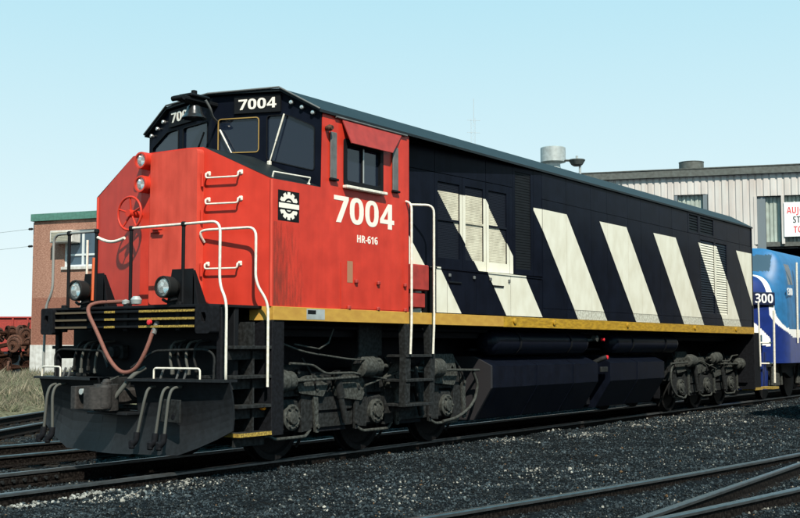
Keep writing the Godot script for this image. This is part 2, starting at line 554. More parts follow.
func tracks() -> void:
	var ties: Array = []
	for i in 56: ties.append(Vector2(-6.2 + i * 0.56, rng.randf_range(-0.05, 0.05)))
	var t := track("main track of two rusty rails under the red and black locomotive", [[Vector2(-60, 0.753), Vector2(120, 0.753)], [Vector2(-60, -0.753), Vector2(120, -0.753)]], 0.0, ties, 2.6)
	# joint bar with bolts on the far rail in front of the plow
	for q in [[-0.753, 0.35, 1.0], [0.753, 7.4, 1.0]]:
		var st := ST()
		mm(st, q[1] - 0.45, -0.135, q[0] + 0.012, q[1] + 0.45, -0.055, q[0] + 0.032, 0.006)
		var jb := part(t, "joint_bar", st, M.rail_side)
		for k in 6:
			var sb := ST()
			lathe(sb, [[0, 0.034], [0.022, 0.034], [0.022, 0.0]], Vector3(q[1] - 0.38 + k * 0.152, -0.095, q[0] + 0.031), Vector3.BACK, 6)
			part(jb, "bolt", sb, M.iron)
	var tb: Array = []
	for i in 26: tb.append(Vector2(-4.0 + i * 0.6, -4.68))
	track("siding track to the left of the locomotive, beyond its plow", [[Vector2(-60, -3.93), Vector2(80, -3.93)], [Vector2(-60, -5.43), Vector2(80, -5.43)]], -0.15, tb, 2.6)
	# track that bends away in the left background
	var d := Vector2(1.82, -1.1).normalized(); var nrm := Vector2(d.y, -d.x)
	var p0 := Vector2(5.73, -8.5)
	var tc: Array = []
	for i in 26: tc.append(p0 + d * (i * 0.6 - 6.0) + nrm * 0.75)
	track("far left track running off toward the grass bank", [[p0 - d * 30, p0 + d * 40], [p0 - d * 30 + nrm * 1.506, p0 + d * 40 + nrm * 1.506]], -0.1 - 0.05, tc, 2.6, -atan2(d.y, d.x))
	# the diverging pair in the right foreground
	var A: Array = []; var C: Array = []; var tm: Array = []
	for i in 40:
		var x := -9.0 + i * 0.85
		var z := 5.05 + 0.165 * x - 0.0042 * x * x if x < 12 else 5.05 + 0.165 * 12 - 0.0042 * 144 + (x - 12) * 0.064
		var dz := 0.165 - 0.0084 * minf(x, 12)
		A.append(Vector2(x, z))
		var nn := Vector2(-dz, 1).normalized()
		C.append(Vector2(x, z) + nn * 1.506)
		if i % 2 == 0 and i < 26: tm.append(Vector2(x, z) + nn * 0.75)
	track("curved track crossing the right foreground with the nearer rail bright", [A, C], 0.0, tm, 2.4, -0.12)
	var tn: Array = []
	for i in 14: tn.append(Vector2(-3.0 + i * 0.9, 7.3 - (-3.0 + i * 0.9) * 0.028 + 0.02))
	track("straight track joining the curved one in the right foreground", [[Vector2(-40, 7.73), Vector2(60, 4.93)], [Vector2(-40, 9.236), Vector2(60, 6.436)]], -0.004, tn, 2.4, 0.028)

func stone_mesh(sd: int) -> ArrayMesh:
	var r := RandomNumberGenerator.new()
	r.seed = sd
	var s := SphereMesh.new()
	s.radius = 1.0; s.height = 2.0; s.radial_segments = 6; s.rings = 3
	var arr := s.get_mesh_arrays()
	var vs: PackedVector3Array = arr[Mesh.ARRAY_VERTEX]
	var ix: PackedInt32Array = arr[Mesh.ARRAY_INDEX]
	var jig := {}
	var st := ST()
	for i in range(0, ix.size(), 3):
		var t: Array = []
		for k in 3:
			var v := vs[ix[i + k]]
			var key := (v * 100).round()
			if not jig.has(key): jig[key] = v * r.randf_range(0.62, 1.15) * Vector3(1.1, 0.75, 0.9)
			t.append(jig[key])
		var n: Vector3 = (t[1] - t[0]).cross(t[2] - t[0])
		if n.length() < 1e-6: continue
		n = n.normalized()
		if n.dot(t[0] + t[1] + t[2]) < 0: n = -n
		T3(st, t[0], t[1], t[2], n, n, n)
	return st.commit()

func ballast_stones() -> void:
	var m := mk("stone", Color.WHITE, 0.9)
	m.vertex_color_use_as_albedo = true
	var F := Vector2(cos(deg_to_rad(34.3)), -sin(deg_to_rad(34.3)))
	var R := Vector2(-F.y, F.x)
	var gravel := thing("gravel", "fine dark gravel and cinders strewn between and beside the tracks", "gravel", Vector3.ZERO, "", "stuff")
	var N := 230000
	var xf: Array = [[], [], []]; var cl: Array = [[], [], []]
	var blobs := [Vector3(0.75, 1.35, 0.28), Vector3(1.05, 1.0, 0.12), Vector3(-0.3, 1.55, 0.22), Vector3(8.1, 1.25, 0.3), Vector3(9.8, 1.9, 0.35), Vector3(13.5, 1.6, 0.8), Vector3(16.0, 1.4, 0.8), Vector3(15.0, 2.6, 0.9), Vector3(4.0, 4.3, 0.8), Vector3(9.5, 4.6, 0.9), Vector3(1.5, 3.6, 0.8), Vector3(3.1, 6.9, 0.25), Vector3(18.5, 1.5, 0.6), Vector3(21.5, 1.9, 0.7)]
	for i in N:
		var t := rng.randf()
		var dep := 6.6 + 28.0 * t * t
		var lat := rng.randf_range(-0.40, 0.40) * dep
		var p := Vector2(-8.424, 10.51) + F * dep + R * lat
		var pale := rng.randf() < 0.010
		if i % 45 == 0:
			var b: Vector3 = blobs[rng.randi() % blobs.size()]
			p = Vector2(b.x + rng.randfn(0, b.z), b.y + rng.randfn(0, b.z * 0.45))
			pale = rng.randf() < 0.4
		if absf(absf(p.y) - 0.753) < 0.09 or absf(p.y + 3.93) < 0.09 or p.y < -13: continue
		if p.x > 1.5 and p.x < 19 and absf(p.y) < 0.6: continue
		var s := rng.randf_range(0.006, 0.013) if rng.randf() < 0.95 else rng.randf_range(0.014, 0.026)
		s *= 1.0 + maxf(dep - 12.0, 0.0) * 0.03
		var k := rng.randi() % 3
		var q := Basis.from_euler(Vector3(rng.randf() * TAU, rng.randf() * TAU, rng.randf() * TAU)).scaled(Vector3.ONE * s)
		xf[k].append(Transform3D(q, Vector3(p.x, gh(p.x, p.y) + s * 0.3, p.y)))
		var g := 0.004 + 0.052 * pow(rng.randf(), 1.6)
		g *= 1.0 + 0.9 * gn.get_noise_2d(p.x * 9.0, p.y * 9.0 + 300.0)
		var c := Color(g * 0.66, g * 0.92, g * 1.08)
		if rng.randf() < 0.12: c = Color(g * 1.6, g * 1.9, g * 1.95)
		if pale:
			g = rng.randf_range(0.08, 0.34)
			c = Color(g, g * 0.97, g * 0.86)
		elif rng.randf() < 0.006: c = Color(0.10, 0.06, 0.03)
		cl[k].append(c)
	for b in [Vector2(-1.2, 1.2), Vector2(-0.44, 1.12), Vector2(-0.25, 1.08), Vector2(10.3, 1.0)]:
		for i in 45:
			var p := Vector2(b.x + rng.randfn(0, 0.13), b.y + rng.randfn(0, 0.07))
			var s := rng.randf_range(0.008, 0.026)
			xf[i % 3].append(Transform3D(Basis.from_euler(Vector3(rng.randf() * TAU, rng.randf() * TAU, 0)).scaled(Vector3.ONE * s), Vector3(p.x, gh(p.x, p.y) + s * 0.6, p.y)))
			var g := rng.randf_range(0.06, 0.34)
			cl[i % 3].append(Color(g, g, g * 0.92))
	for k in 3:
		var mu := MultiMesh.new()
		mu.transform_format = MultiMesh.TRANSFORM_3D
		mu.use_colors = true
		mu.mesh = stone_mesh(70 + k)
		mu.instance_count = xf[k].size()
		for i in xf[k].size():
			mu.set_instance_transform(i, xf[k][i])
			mu.set_instance_color(i, cl[k][i])
		var o := MultiMeshInstance3D.new()
		o.name = "pebbles"
		o.multimesh = mu
		o.material_override = m
		gravel.add_child(o, true)

func grass() -> void:
	var st := ST()
	var zs := [-14.6, -15.0, -16.5, -18.5, -20.5, -22.0, -24.0, -34.0]
	var ys := [-0.45, -0.28, -0.05, 0.2, 0.38, 0.45, 0.42, -0.4]
	for i in zs.size() - 1:
		for k in 60:
			var x0 := -20.0 + k; var x1 := x0 + 1.0
			var f := func(x: float, j: int) -> Vector3: return Vector3(x, ys[j] + gn.get_noise_2d(x * 8, zs[j] * 8) * 0.12, zs[j] + gn.get_noise_2d(x * 5 + 50, 3.0) * 0.5)
			Q(st, f.call(x0, i), f.call(x1, i), f.call(x1, i + 1), f.call(x0, i + 1), Vector3.UP)
	var o := part(self, "grass_bank", st, M.dry_grass)
	tag(o, "low bank of dry soil under the grass at left", "bank", "", "structure")
	var bs := ST()
	for k in 5:
		var a := k * 1.3
		var d := Vector3(cos(a), 0, sin(a)) * 0.05
		var wv := Vector3(-sin(a), 0, cos(a)) * 0.012
		var tip := Vector3(cos(a * 2.1), 0, sin(a * 2.1)) * 0.16 + Vector3.UP * (0.11 + 0.025 * k)
		var n := d.normalized() + Vector3.UP * 0.3
		T3(bs, d - wv, d + wv, tip, n, n, n)
	var m := mk("blade", Color.WHITE, 0.9)
	m.vertex_color_use_as_albedo = true
	var mu := MultiMesh.new()
	mu.transform_format = MultiMesh.TRANSFORM_3D
	mu.use_colors = true
	mu.mesh = bs.commit()
	mu.instance_count = 16000
	for i in 16000:
		var z := rng.randf_range(-15.2, -24.0)
		var x := rng.randf_range(6.0, 28.0)
		var j := 0
		while j < zs.size() - 2 and z < zs[j + 1]: j += 1
		var y: float = lerpf(ys[j], ys[j + 1], (z - zs[j]) / (zs[j + 1] - zs[j]))
		var patch := gn.get_noise_2d(x * 12, z * 12)
		var s := rng.randf_range(0.5, 1.2) * (0.9 + patch * 1.4)
		mu.set_instance_transform(i, Transform3D(Basis(Vector3.UP, rng.randf() * TAU).scaled(Vector3.ONE * maxf(s, 0.25)), Vector3(x, y - 0.03, z)))
		var g := rng.randf_range(0.6, 1.25) + patch * 0.6
		mu.set_instance_color(i, Color(0.165 * g, 0.15 * g, 0.11 * g) if rng.randf() < 0.7 else Color(0.10 * g, 0.115 * g, 0.07 * g))
	var q := MultiMeshInstance3D.new()
	q.name = "dry_grass"
	q.multimesh = mu
	q.material_override = m
	add_child(q)
	tag(q, "pale dry grass covering the low bank at left", "grass", "", "stuff")

func brick_building() -> void:
	var c := Vector3(30.10, 0, -38.87)
	var ux := Vector3(0.19033, 0, 0.98172)
	var nn := ux.cross(Vector3.UP)
	var t := thing("brick_building", "two storey orange brick building with green cornice behind the locomotive nose", "building", c)
	var U := Vector3.UP
	var L := 15.0
	var wins := [[1.97, 5.52, 3.98, 7.42], [5.6, 5.52, 7.6, 7.42], [9.2, 5.52, 11.2, 7.42], [3.0, 2.3, 5.0, 4.4], [6.6, 2.3, 8.6, 4.4], [10.2, 2.3, 12.2, 4.4]]
	var hu: Array = []; var hd: Array = []
	for w in wins:
		if w[1] > 5: hu.append(rect(w[0], w[1], w[2], w[3]))
		else: hd.append(rect(w[0], w[1], w[2], 3.955))
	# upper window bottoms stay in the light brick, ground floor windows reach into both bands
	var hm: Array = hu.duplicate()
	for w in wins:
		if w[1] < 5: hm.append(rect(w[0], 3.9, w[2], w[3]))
	var st := ST()
	for p in holed(rect(0, 3.96, L, 7.95), hm): slab(st, p, c, ux, U, 0.35)
	part(t, "wall", st, M.brick)
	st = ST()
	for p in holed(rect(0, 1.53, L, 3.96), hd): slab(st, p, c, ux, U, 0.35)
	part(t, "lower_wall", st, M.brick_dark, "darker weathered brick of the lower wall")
	st = ST()
	slab(st, rect(0, 1.53, 12, 7.95), c - nn * 0.35, -nn, U, 0.35)
	part(t, "side_wall", st, M.brick)
	st = ST()
	slab(st, rect(-0.05, -0.6, L, 1.53), c, ux, U, 0.4, 0.05)
	part(t, "foundation", st, M.foundation)
	st = ST()
	slab(st, rect(-0.12, 7.95, L + 0.1, 8.32), c, ux, U, 12.0, 0.14)
	part(t, "cornice", st, M.copper_green)
	for w in wins:
		st = ST()
		for p in holed(rect(w[0], w[1], w[2], w[3]), [rect(w[0] + 0.1, w[1] + 0.1, w[2] - 0.1, w[3] - 0.1)]): slab(st, p, c, ux, U, 0.12, -0.08)
		var mx: float = (w[0] + w[2]) / 2 + 0.12; var my: float = w[1] + (w[3] - w[1]) * 0.32
		slab(st, rect(mx - 0.06, w[1] + 0.1, mx + 0.06, w[3] - 0.1), c, ux, U, 0.1, -0.09)
		slab(st, rect(w[0] + 0.1, my - 0.05, mx - 0.06, my + 0.05), c, ux, U, 0.1, -0.09)
		slab(st, rect(mx + 0.06, my - 0.05, w[2] - 0.1, my + 0.05), c, ux, U, 0.1, -0.09)
		var wf := part(t, "window", st, M.frame_white)
		for q in [[w[0] + 0.1, w[1] + 0.1, mx - 0.06, my - 0.05], [mx + 0.06, w[1] + 0.1, w[2] - 0.1, my - 0.05], [w[0] + 0.1, my + 0.05, mx - 0.06, w[3] - 0.1], [mx + 0.06, my + 0.05, w[2] - 0.1, w[3] - 0.1]]:
			st = ST()
			slab(st, rect(q[0], q[1], q[2], q[3]), c, ux, U, 0.02, -0.15)
			part(wf, "pane", st, M.pane)
		st = ST()
		slab(st, rect(w[0] - 0.1, w[1] - 0.14, w[2] + 0.1, w[1]), c, ux, U, 0.3, 0.1)
		part(wf, "sill", st, M.foundation)
		if w[1] < 5:
			st = ST()
			slab(st, rect(w[0] - 0.1, w[3], w[2] + 0.1, w[3] + 0.22), c, ux, U, 0.3, 0.03)
			part(wf, "lintel", st, M.foundation)
	# air conditioner in the upper window
	var ac := thing("air_conditioner", "white box air conditioner fixed in upper window of brick building", "air conditioner", c + ux * 2.3 + U * 6.7 + nn * 0.3)
	st = ST()
	var bs := Basis(ux, U, nn)
	box(st, c + ux * 2.27 + U * 7.03 + nn * 0.3, Vector3(1.4, 0.62, 0.7), 0.03, bs)
	part(ac, "casing", st, M.foundation)
	st = ST()
	for k in 9: box(st, c + ux * 2.27 + U * (6.8 + k * 0.055) + nn * 0.66, Vector3(1.2, 0.02, 0.03), 0.0, bs)
	part(ac, "grille", st, M.screen_white)
	# insulators at the corner with their wires
	var k := 0
	for y in [7.55, 6.65]:
		var w := thing("wire", ["upper thin wire held by the corner of brick building", "lower thin wire held by the corner of brick building"][k], "wire", c + U * y)
		k += 1
		st = ST()
		lathe(st, [[0.0, 0.0], [0.05, 0.01], [0.07, 0.1], [0.04, 0.14], [0.07, 0.2], [0.04, 0.27], [0.0, 0.28]], c + U * y + nn * 0.1, -ux, 8)
		part(w, "insulator", st, M.iron)
		st = ST()
		var pts: Array = []
		for i in 13:
			var q := i / 12.0
			pts.append(c + U * (y - 1.2 * sin(q * PI) + q * 1.5) + nn * 0.1 - ux * (0.25 + q * 40.0))
		tube(st, pts, 0.011, 5)
		part(w, "cable", st, M.galvanised)

func engine_shed() -> void:
	var c := Vector3(42.325, 0, -3.065)
	var ux := Vector3(0.30085, 0, 0.95367)
	var nn := ux.cross(Vector3.UP)
	var U := Vector3.UP
	var bs := Basis(ux, U, nn)
	var t := thing("engine_shed", "long engine shed of pale corrugated metal behind the locomotives", "shed", c)
	var corr := func(st: SurfaceTool, s0: float, y0: float, s1: float, y1: float, pitch: float, dep: float, off: float) -> void:
		var n := int(round((s1 - s0) / pitch))
		var pt := (s1 - s0) / n
		for i in n:
			var a := s0 + i * pt
			var pr := [Vector2(a, 0), Vector2(a + pt * 0.12, dep), Vector2(a + pt * 0.74, dep), Vector2(a + pt * 0.86, 0), Vector2(a + pt, 0)]
			for k in 4:
				var p: Vector2 = pr[k]; var q: Vector2 = pr[k + 1]
				var A := c + ux * p.x + nn * (p.y + off); var B := c + ux * q.x + nn * (q.y + off)
				Q(st, A + U * y0, B + U * y0, B + U * y1, A + U * y1, nn)
	var st := ST()
	corr.call(st, -14.0, -0.4, -5.36, 9.0, 0.29, 0.045, 0.0)
	corr.call(st, -5.36, 8.2, -3.9, 9.0, 0.29, 0.045, 0.0)
	corr.call(st, -5.36, -0.4, -3.9, 6.6, 0.29, 0.045, 0.0)
	corr.call(st, -3.9, -0.4, -1.84, 9.0, 0.29, 0.045, 0.0)
	corr.call(st, -1.84, 8.02, 5.4, 9.0, 0.29, 0.045, 0.0)
	corr.call(st, 5.4, -0.4, 16.0, 9.0, 0.29, 0.045, 0.0)
	part(t, "wall_cladding", st, M.siding)
	st = ST()
	for q in [[-14.0, -0.4, -5.36, 9.0], [-5.36, 8.2, -3.9, 9.0], [-5.36, -0.4, -3.9, 6.6], [-3.9, -0.4, -1.84, 9.0], [-1.84, 8.02, 5.4, 9.0], [5.4, -0.4, 16.0, 9.0]]:
		slab(st, rect(q[0], q[1], q[2], q[3]), c, ux, U, 0.2, -0.02)
	slab(st, rect(-14.0, -0.4, -13.8, 9.0), c, ux, U, 40.0, -0.25)
	slab(st, rect(15.8, -0.4, 16.0, 9.0), c, ux, U, 40.0, -0.25)
	slab(st, rect(-14.0, -0.4, 16.0, 9.0), c - nn * 40.3, ux, U, 0.2)
	part(t, "wall", st, M.steel_blue_grey)
	st = ST()
	slab(st, rect(-14.2, 9.0, 16.2, 9.32), c, ux, U, 40.5, 0.22)
	part(t, "roof", st, M.fascia)
	st = ST()
	slab(st, rect(-14.25, 9.32, 16.25, 9.36), c, ux, U, 0.6, 0.25)
	part(t, "flashing", st, M.fascia)
	# clerestory window
	st = ST()
	corr.call(st, -5.2, 6.6, -4.1, 8.2, 0.2, 0.04, -0.2)
	var cw := part(t, "window", st, M.fibreglass)
	st = ST()
	slab(st, rect(-4.1, 6.6, -3.92, 8.2), c, ux, U, 0.25, 0.02)
	part(cw, "jamb", st, M.steel_blue_grey)
	st = ST()
	slab(st, rect(-5.34, 6.6, -5.2, 8.2), c, ux, U, 0.25, 0.02)
	part(cw, "jamb", st, M.steel_blue_grey)
	# door opening: header, translucent panels, jamb, posts; dark below
	st = ST()
	slab(st, rect(-1.82, -0.3, -1.46, 8.0), c, ux, U, 0.3, -0.05)
	part(t, "door_jamb", st, M.steel_blue_grey)
	st = ST()
	corr.call(st, -1.46, 6.0, -0.8, 8.0, 0.165, 0.05, -0.25)
	corr.call(st, -0.68, 6.0, 5.3, 8.0, 0.165, 0.05, -0.25)
	part(t, "door_panel", st, M.fibreglass)
	for s in [-1.95, -0.81, 1.9]:
		st = ST()
		slab(st, rect(s, 5.9, s + 0.13, 8.02), c, ux, U, 0.2, 0.07)
		part(t, "post", st, M.siding)
	st = ST()
	slab(st, rect(-1.46, 5.8, 5.4, 6.0), c, ux, U, 0.3, -0.05)
	part(t, "lintel", st, M.fascia)
	st = ST()
	pass
	# roof vents
	st = ST()
	var v0 := c + ux * -4.66 - nn * 2.0 + U * 9.3
	lathe(st, [[0.62, 0], [0.62, 0.1], [0.56, 0.12], [0.56, 0.62], [0.58, 0.66], [0.5, 0.66], [0.5, 0.5], [0, 0.5]], v0, U, 20)
	part(t, "roof_vent", st, M.fascia, "squat dark round roof vent")
	st = ST()
	var v1 := c + ux * -11.35 - nn * 3.6 + U * 9.75
	lathe(st, [[0.55, -0.45], [0.5, 0], [0.42, 0.35], [0.36, 0.55], [0.36, 0.8]], v1, U, 20)
	var stack := part(t, "exhaust_stack", st, M.galvanised, "pale galvanised exhaust stack with wide hood")
	st = ST()
	lathe(st, [[0.36, 0.72], [0.62, 0.78], [0.62, 1.48], [0.57, 1.52], [0.52, 1.48], [0.52, 1.1], [0, 1.1]], v1, U, 24)
	part(stack, "hood", st, M.galvanised)
	# sign in the doorway header
	var sg := thing("sign", "white board sign with red and black lettering over the shed door", "sign", c + ux * 0.6 + U * 6.2 + nn * 0.1)
	st = ST()
	slab(st, rect(-0.7, 6.2, 1.85, 7.7), c, ux, U, 0.05, 0.13)
	part(sg, "board", st, M.sign_white)
	var at := c + nn * 0.135
	text(sg, "lettering", "AUJO", 0.34, at + ux * -0.22 + U * 7.34, ux, U, M.sign_red, 0.78)
	text(sg, "lettering", "ST", 0.34, at + ux * -0.19 + U * 6.93, ux, U, M.sign_black, 0.78)
	text(sg, "lettering", "TO", 0.34, at + ux * -0.13 + U * 6.50, ux, U, M.sign_red, 0.78)

func far_things() -> void:
	# yard lamp showing over the hood
	var b := Vector3(32.2, -0.3, -8.72)
	var t := thing("yard_lamp", "dark hooded yard lamp on thin pole above the locomotive roof", "lamp", b)
	var st := ST()
	tube(st, [b, b + Vector3(0, 8.9, 0)], 0.05, 8)
	part(t, "pole", st, M.galvanised)
	st = ST()
	var hd := b + Vector3(-0.06, 8.75, -0.1)
	lathe(st, [[0.0, 0.0], [0.14, 0.01], [0.22, 0.06], [0.28, 0.16], [0.33, 0.24], [0.30, 0.27], [0.10, 0.30], [0.0, 0.3]], hd, Vector3(0, 1, 0), 16)
	box(st, hd + Vector3(-0.14, 0.23, -0.2), Vector3(0.2, 0.06, 0.5), 0.02, Basis(Vector3.UP, 0.6))
	part(t, "lamp_head", st, M.fascia)
	st = ST()
	lathe(st, [[0.05, 0], [0.05, 0.12], [0.0, 0.14]], hd + Vector3(0.0, 0.29, 0.0), Vector3.UP, 8)
	part(t, "photocell", st, M.galvanised)
	# far radio mast
	var q := Vector3(93.9, -0.3, -50.0)
	t = thing("radio_mast", "faint thin lattice radio mast far behind the locomotive roof", "mast", q)
	st = ST()
	for k in 3:
		var a := TAU * k / 3
		var d := Vector3(cos(a), 0, sin(a)) * 0.28
		tube(st, [q + d, q + d + Vector3(0, 25.5, 0)], 0.018, 5)
	part(t, "mast_legs", st, M.mast_grey)
	st = ST()
	for k in 50:
		var y := k * 0.5
		for e in 3:
			var a := TAU * (e + (k % 2)) / 3; var a2 := TAU * (e + 1 + (k % 2)) / 3
			tube(st, [q + Vector3(cos(a) * 0.28, y, sin(a) * 0.28), q + Vector3(cos(a2) * 0.28, y + 0.5, sin(a2) * 0.28)], 0.009, 4)
	part(t, "lattice", st, M.mast_grey)
	st = ST()
	tube(st, [q + Vector3(0, 25.0, 0), q + Vector3(0, 27.6, 0)], 0.03, 5)
	part(t, "antenna", st, M.mast_grey)
	for y in [24.0, 25.3, 22.6]:
		st = ST()
		tube(st, [q + Vector3(-0.5, y, -0.5), q + Vector3(0.5, y, 0.5)], 0.02, 5)
		part(t, "cross_arm", st, M.mast_grey)

func boxcar() -> void:
	# stands just outside the right edge of the view; its shadow shows on the ballast
	var ang := 0.028
	var o := Vector3(14.6, 0, 6.98)
	var t := thing("boxcar", "brown boxcar on the straight right hand track, shading the ballast", "boxcar", o)
	var ux := Vector3(cos(ang), 0, -sin(ang)); var uz := Vector3(sin(ang), 0, cos(ang))
	var bs := Basis(ux, Vector3.UP, uz)
	var st := ST()
	box(st, o + ux * 6.0 + Vector3.UP * 2.65, Vector3(12.0, 3.4, 2.9), 0.03, bs)
	part(t, "body", st, M.boxcar_brown)
	for sd in [-1.0, 1.0]:
		for k in 16:
			st = ST()
			box(st, o + ux * (0.3 + k * 0.76) + Vector3.UP * 2.65 + uz * sd * 1.5, Vector3(0.1, 3.3, 0.1), 0.01, bs)
			part(t, "rib", st, M.boxcar_brown)
	st = ST()
	slab(st, pv([-1.55, 4.36, 1.55, 4.36, 1.5, 4.5, 0, 4.66, -1.5, 4.5]), o - ux * 0.05, uz, Vector3.UP, 12.1)
	part(t, "roof", st, M.galvanised)
	st = ST()
	box(st, o + ux * 6.0 + Vector3.UP * 0.85, Vector3(12.0, 0.2, 2.6), 0.02, bs)
	part(t, "underframe", st, M.iron_dark)
	for x in [1.2, 2.9, 9.1, 10.8]:
		for sd in [-0.75, 0.75]:
			st = ST()
			lathe(st, [[0, -0.06], [0.42, -0.06], [0.42, 0.06], [0, 0.06]], o + ux * x + Vector3.UP * 0.42 + uz * sd, uz, 18)
			part(t, "wheel", st, M.wheel_steel)

func scrap() -> void:
	var yaw := deg_to_rad(34.309)
	var F := Vector3(cos(yaw), 0, -sin(yaw)); var R := Vector3(sin(yaw), 0, cos(yaw))
	var base := Vector3(-8.424, 0, 10.51)
	var proto: Node3D = null
	var rows := [[0.3, 12], [1.05, 12], [1.8, 11], [2.5, 9]]
	var mats := [M.rusty, M.rusty_dark, M.rusty_dark]
	var spots := ["at the foot of the scrap pile", "low in the scrap pile", "high in the scrap pile", "on top of the scrap pile"]
	for j in rows.size():
		for k in rows[j][1]:
			var p: Vector3 = base + F * (73.0 + rng.randf_range(-1.0, 1.6) + j * 0.7) + R * (-28.4 + k * 0.60 + rng.randf_range(-0.25, 0.25) + (j % 2) * 0.3)
			p.y = -0.2 + rows[j][0] + rng.randf_range(-0.1, 0.12)
			var t := thing("wheelset", "rusty railway wheelset lying " + spots[j] + " left of brick building", "wheelset", p, "wheelsets " + spots[j])
			var ax := Basis.from_euler(Vector3(rng.randf_range(-0.3, 0.3), rng.randf_range(0, TAU), rng.randf_range(-0.25, 0.25))) * Vector3.RIGHT
			var m: Material = mats[rng.randi() % 3]
			var st := ST()
			lathe(st, [[0, -0.95], [0.07, -0.95], [0.09, -0.7], [0.085, 0.7], [0.07, 0.95], [0, 0.95]], p, ax, 8)
			part(t, "axle", st, M.rusty_dark)
			for s in [-0.72, 0.72]:
				st = ST()
				lathe(st, [[0.0, -0.09], [0.13, -0.09], [0.14, -0.03], [0.34, -0.02], [0.36, -0.07], [0.46, -0.07], [0.49, 0.05], [0.36, 0.07], [0.34, 0.02], [0.14, 0.03], [0.13, 0.09], [0.0, 0.09]], p + ax * s, ax, 16)
				part(t, "wheel", st, m)
	# red open freight car behind the pile
	var c := base + F * 86.0 + R * -29.5
	var t2 := thing("freight_car", "red open freight car showing above the rusty scrap pile", "freight car", c)
	var bs := Basis(R, Vector3.UP, -F)
	var st := ST()
	box(st, c + Vector3.UP * 2.3, Vector3(16, 2.5, 3.0), 0.04, bs)
	part(t2, "body", st, M.car_red)
	for k in 15:
		st = ST()
		box(st, c + R * (-7.7 + k * 1.1) + Vector3.UP * 2.3 - F * 1.55, Vector3(0.14, 2.5, 0.12), 0.02, bs)
		part(t2, "rib", st, M.car_red)
	st = ST()
	box(st, c + Vector3.UP * 3.58 - F * 1.52, Vector3(16.1, 0.12, 0.2), 0.02, bs)
	part(t2, "top_rail", st, M.red_dull)
	for s in [-6.0, -4.2, 4.2, 6.0]:
		st = ST()
		lathe(st, [[0, -0.8], [0.42, -0.8], [0.42, 0.8], [0, 0.8]], c + R * s + Vector3.UP * 0.3, F, 16)
		part(t2, "wheel", st, M.wheel_steel)

# ---------------------------------------------------------------- the red and black locomotive
const X := Vector3.RIGHT
const Y := Vector3.UP
const Z := Vector3.BACK
var L: Node3D
var stripe_polys: Array = []

func v3(x: float, y: float, z: float) -> Vector3:
	return Vector3(x, y, z)

# a hood panel on the near side: polygon in (x, y); wall line z = z0 + (x - xo) * k
func side_panel(nm: String, poly: PackedVector2Array, xo: float, zo: float, k: float, m: Material, white: Material, lift := 0.0, th := 0.03) -> MeshInstance3D:
	var ux := v3(1, 0, k)
	var o := v3(0, 0, zo - xo * k)
	var st := ST()
	slab(st, poly, o, ux, Y, th, lift)
	var p := part(L, nm, st, m)
	if white:
		for s in stripe_polys:
			for q in Geometry2D.intersect_polygons(poly, s):
				st = ST()
				slab(st, q, o, ux, Y, 0.003, lift + 0.004)
				part(p, "white_stripe", st, white)
	return p

func louvers(parent: Node3D, x0: float, y0: float, x1: float, y1: float, xo: float, zo: float, k: float, pitch: float, m: Material, white: Material, tilt := 0.30) -> void:
	var sk := ST(); var sw := ST(); var any := false
	var y := y0
	while y < y1 - pitch * 0.5:
		var xs := x0
		# split each slat where a stripe crosses
		var cuts := [x0, x1]
		var segs: Array = []
		for s in stripe_polys:
			var h: float = (3.78 - y) * 0.909
			var a: float = s[0].x + h; var b: float = s[1].x + h
			if y > 3.78 or b < x0 or a > x1: continue
			segs.append([maxf(a, x0), minf(b, x1)])
		segs.sort()
		var cur := x0
		var pieces: Array = []
		for g in segs:
			if g[0] > cur + 0.002: pieces.append([cur, g[0], false])
			pieces.append([g[0], g[1], true])
			cur = g[1]
		if cur < x1 - 0.002: pieces.append([cur, x1, false])
		for q in pieces:
			var a := v3(q[0], y, zo + (q[0] - xo) * k); var b := v3(q[1], y, zo + (q[1] - xo) * k)
			var up := v3(0, pitch * 0.97, -pitch * tilt)
			var t: SurfaceTool = sw if q[2] and white else sk
			if q[2]: any = true
			var f := v3(0, 0, pitch * 0.25)
			Q(t, a + f, b + f, b + f + up, a + f + up, v3(0, 0.3, 1))
			Q(t, a + f, b + f, b + f - v3(0, 0.006, 0.004), a + f - v3(0, 0.006, 0.004), v3(0, -1, 0.2))
		y += pitch
	part(parent, "louver_slats", sk, m)
	if any and white: part(parent, "louver_slats", sw, white, "louver slats under the white stripe")

func red_locomotive() -> void:
	L = thing("diesel_locomotive", "red and black diesel locomotive with white diagonal stripes and wide cab, number 7004", "locomotive", v3(10.8, 0, 0))
	for k in 7:
		var a := 6.05 + 2.63 * (k - 1)
		stripe_polys.append(pv([a, 3.78, a + 1.25, 3.78, a + 1.25 + 1.85 * 0.909, 1.93, a + 1.85 * 0.909, 1.93]))
	loco_cab()
	loco_hood()
	loco_front()
	loco_under()
	loco_truck(4.74, [2.88, 4.73, 6.58], 1.0)
	loco_truck(18.17, [16.45, 18.15, 19.85], -1.0)

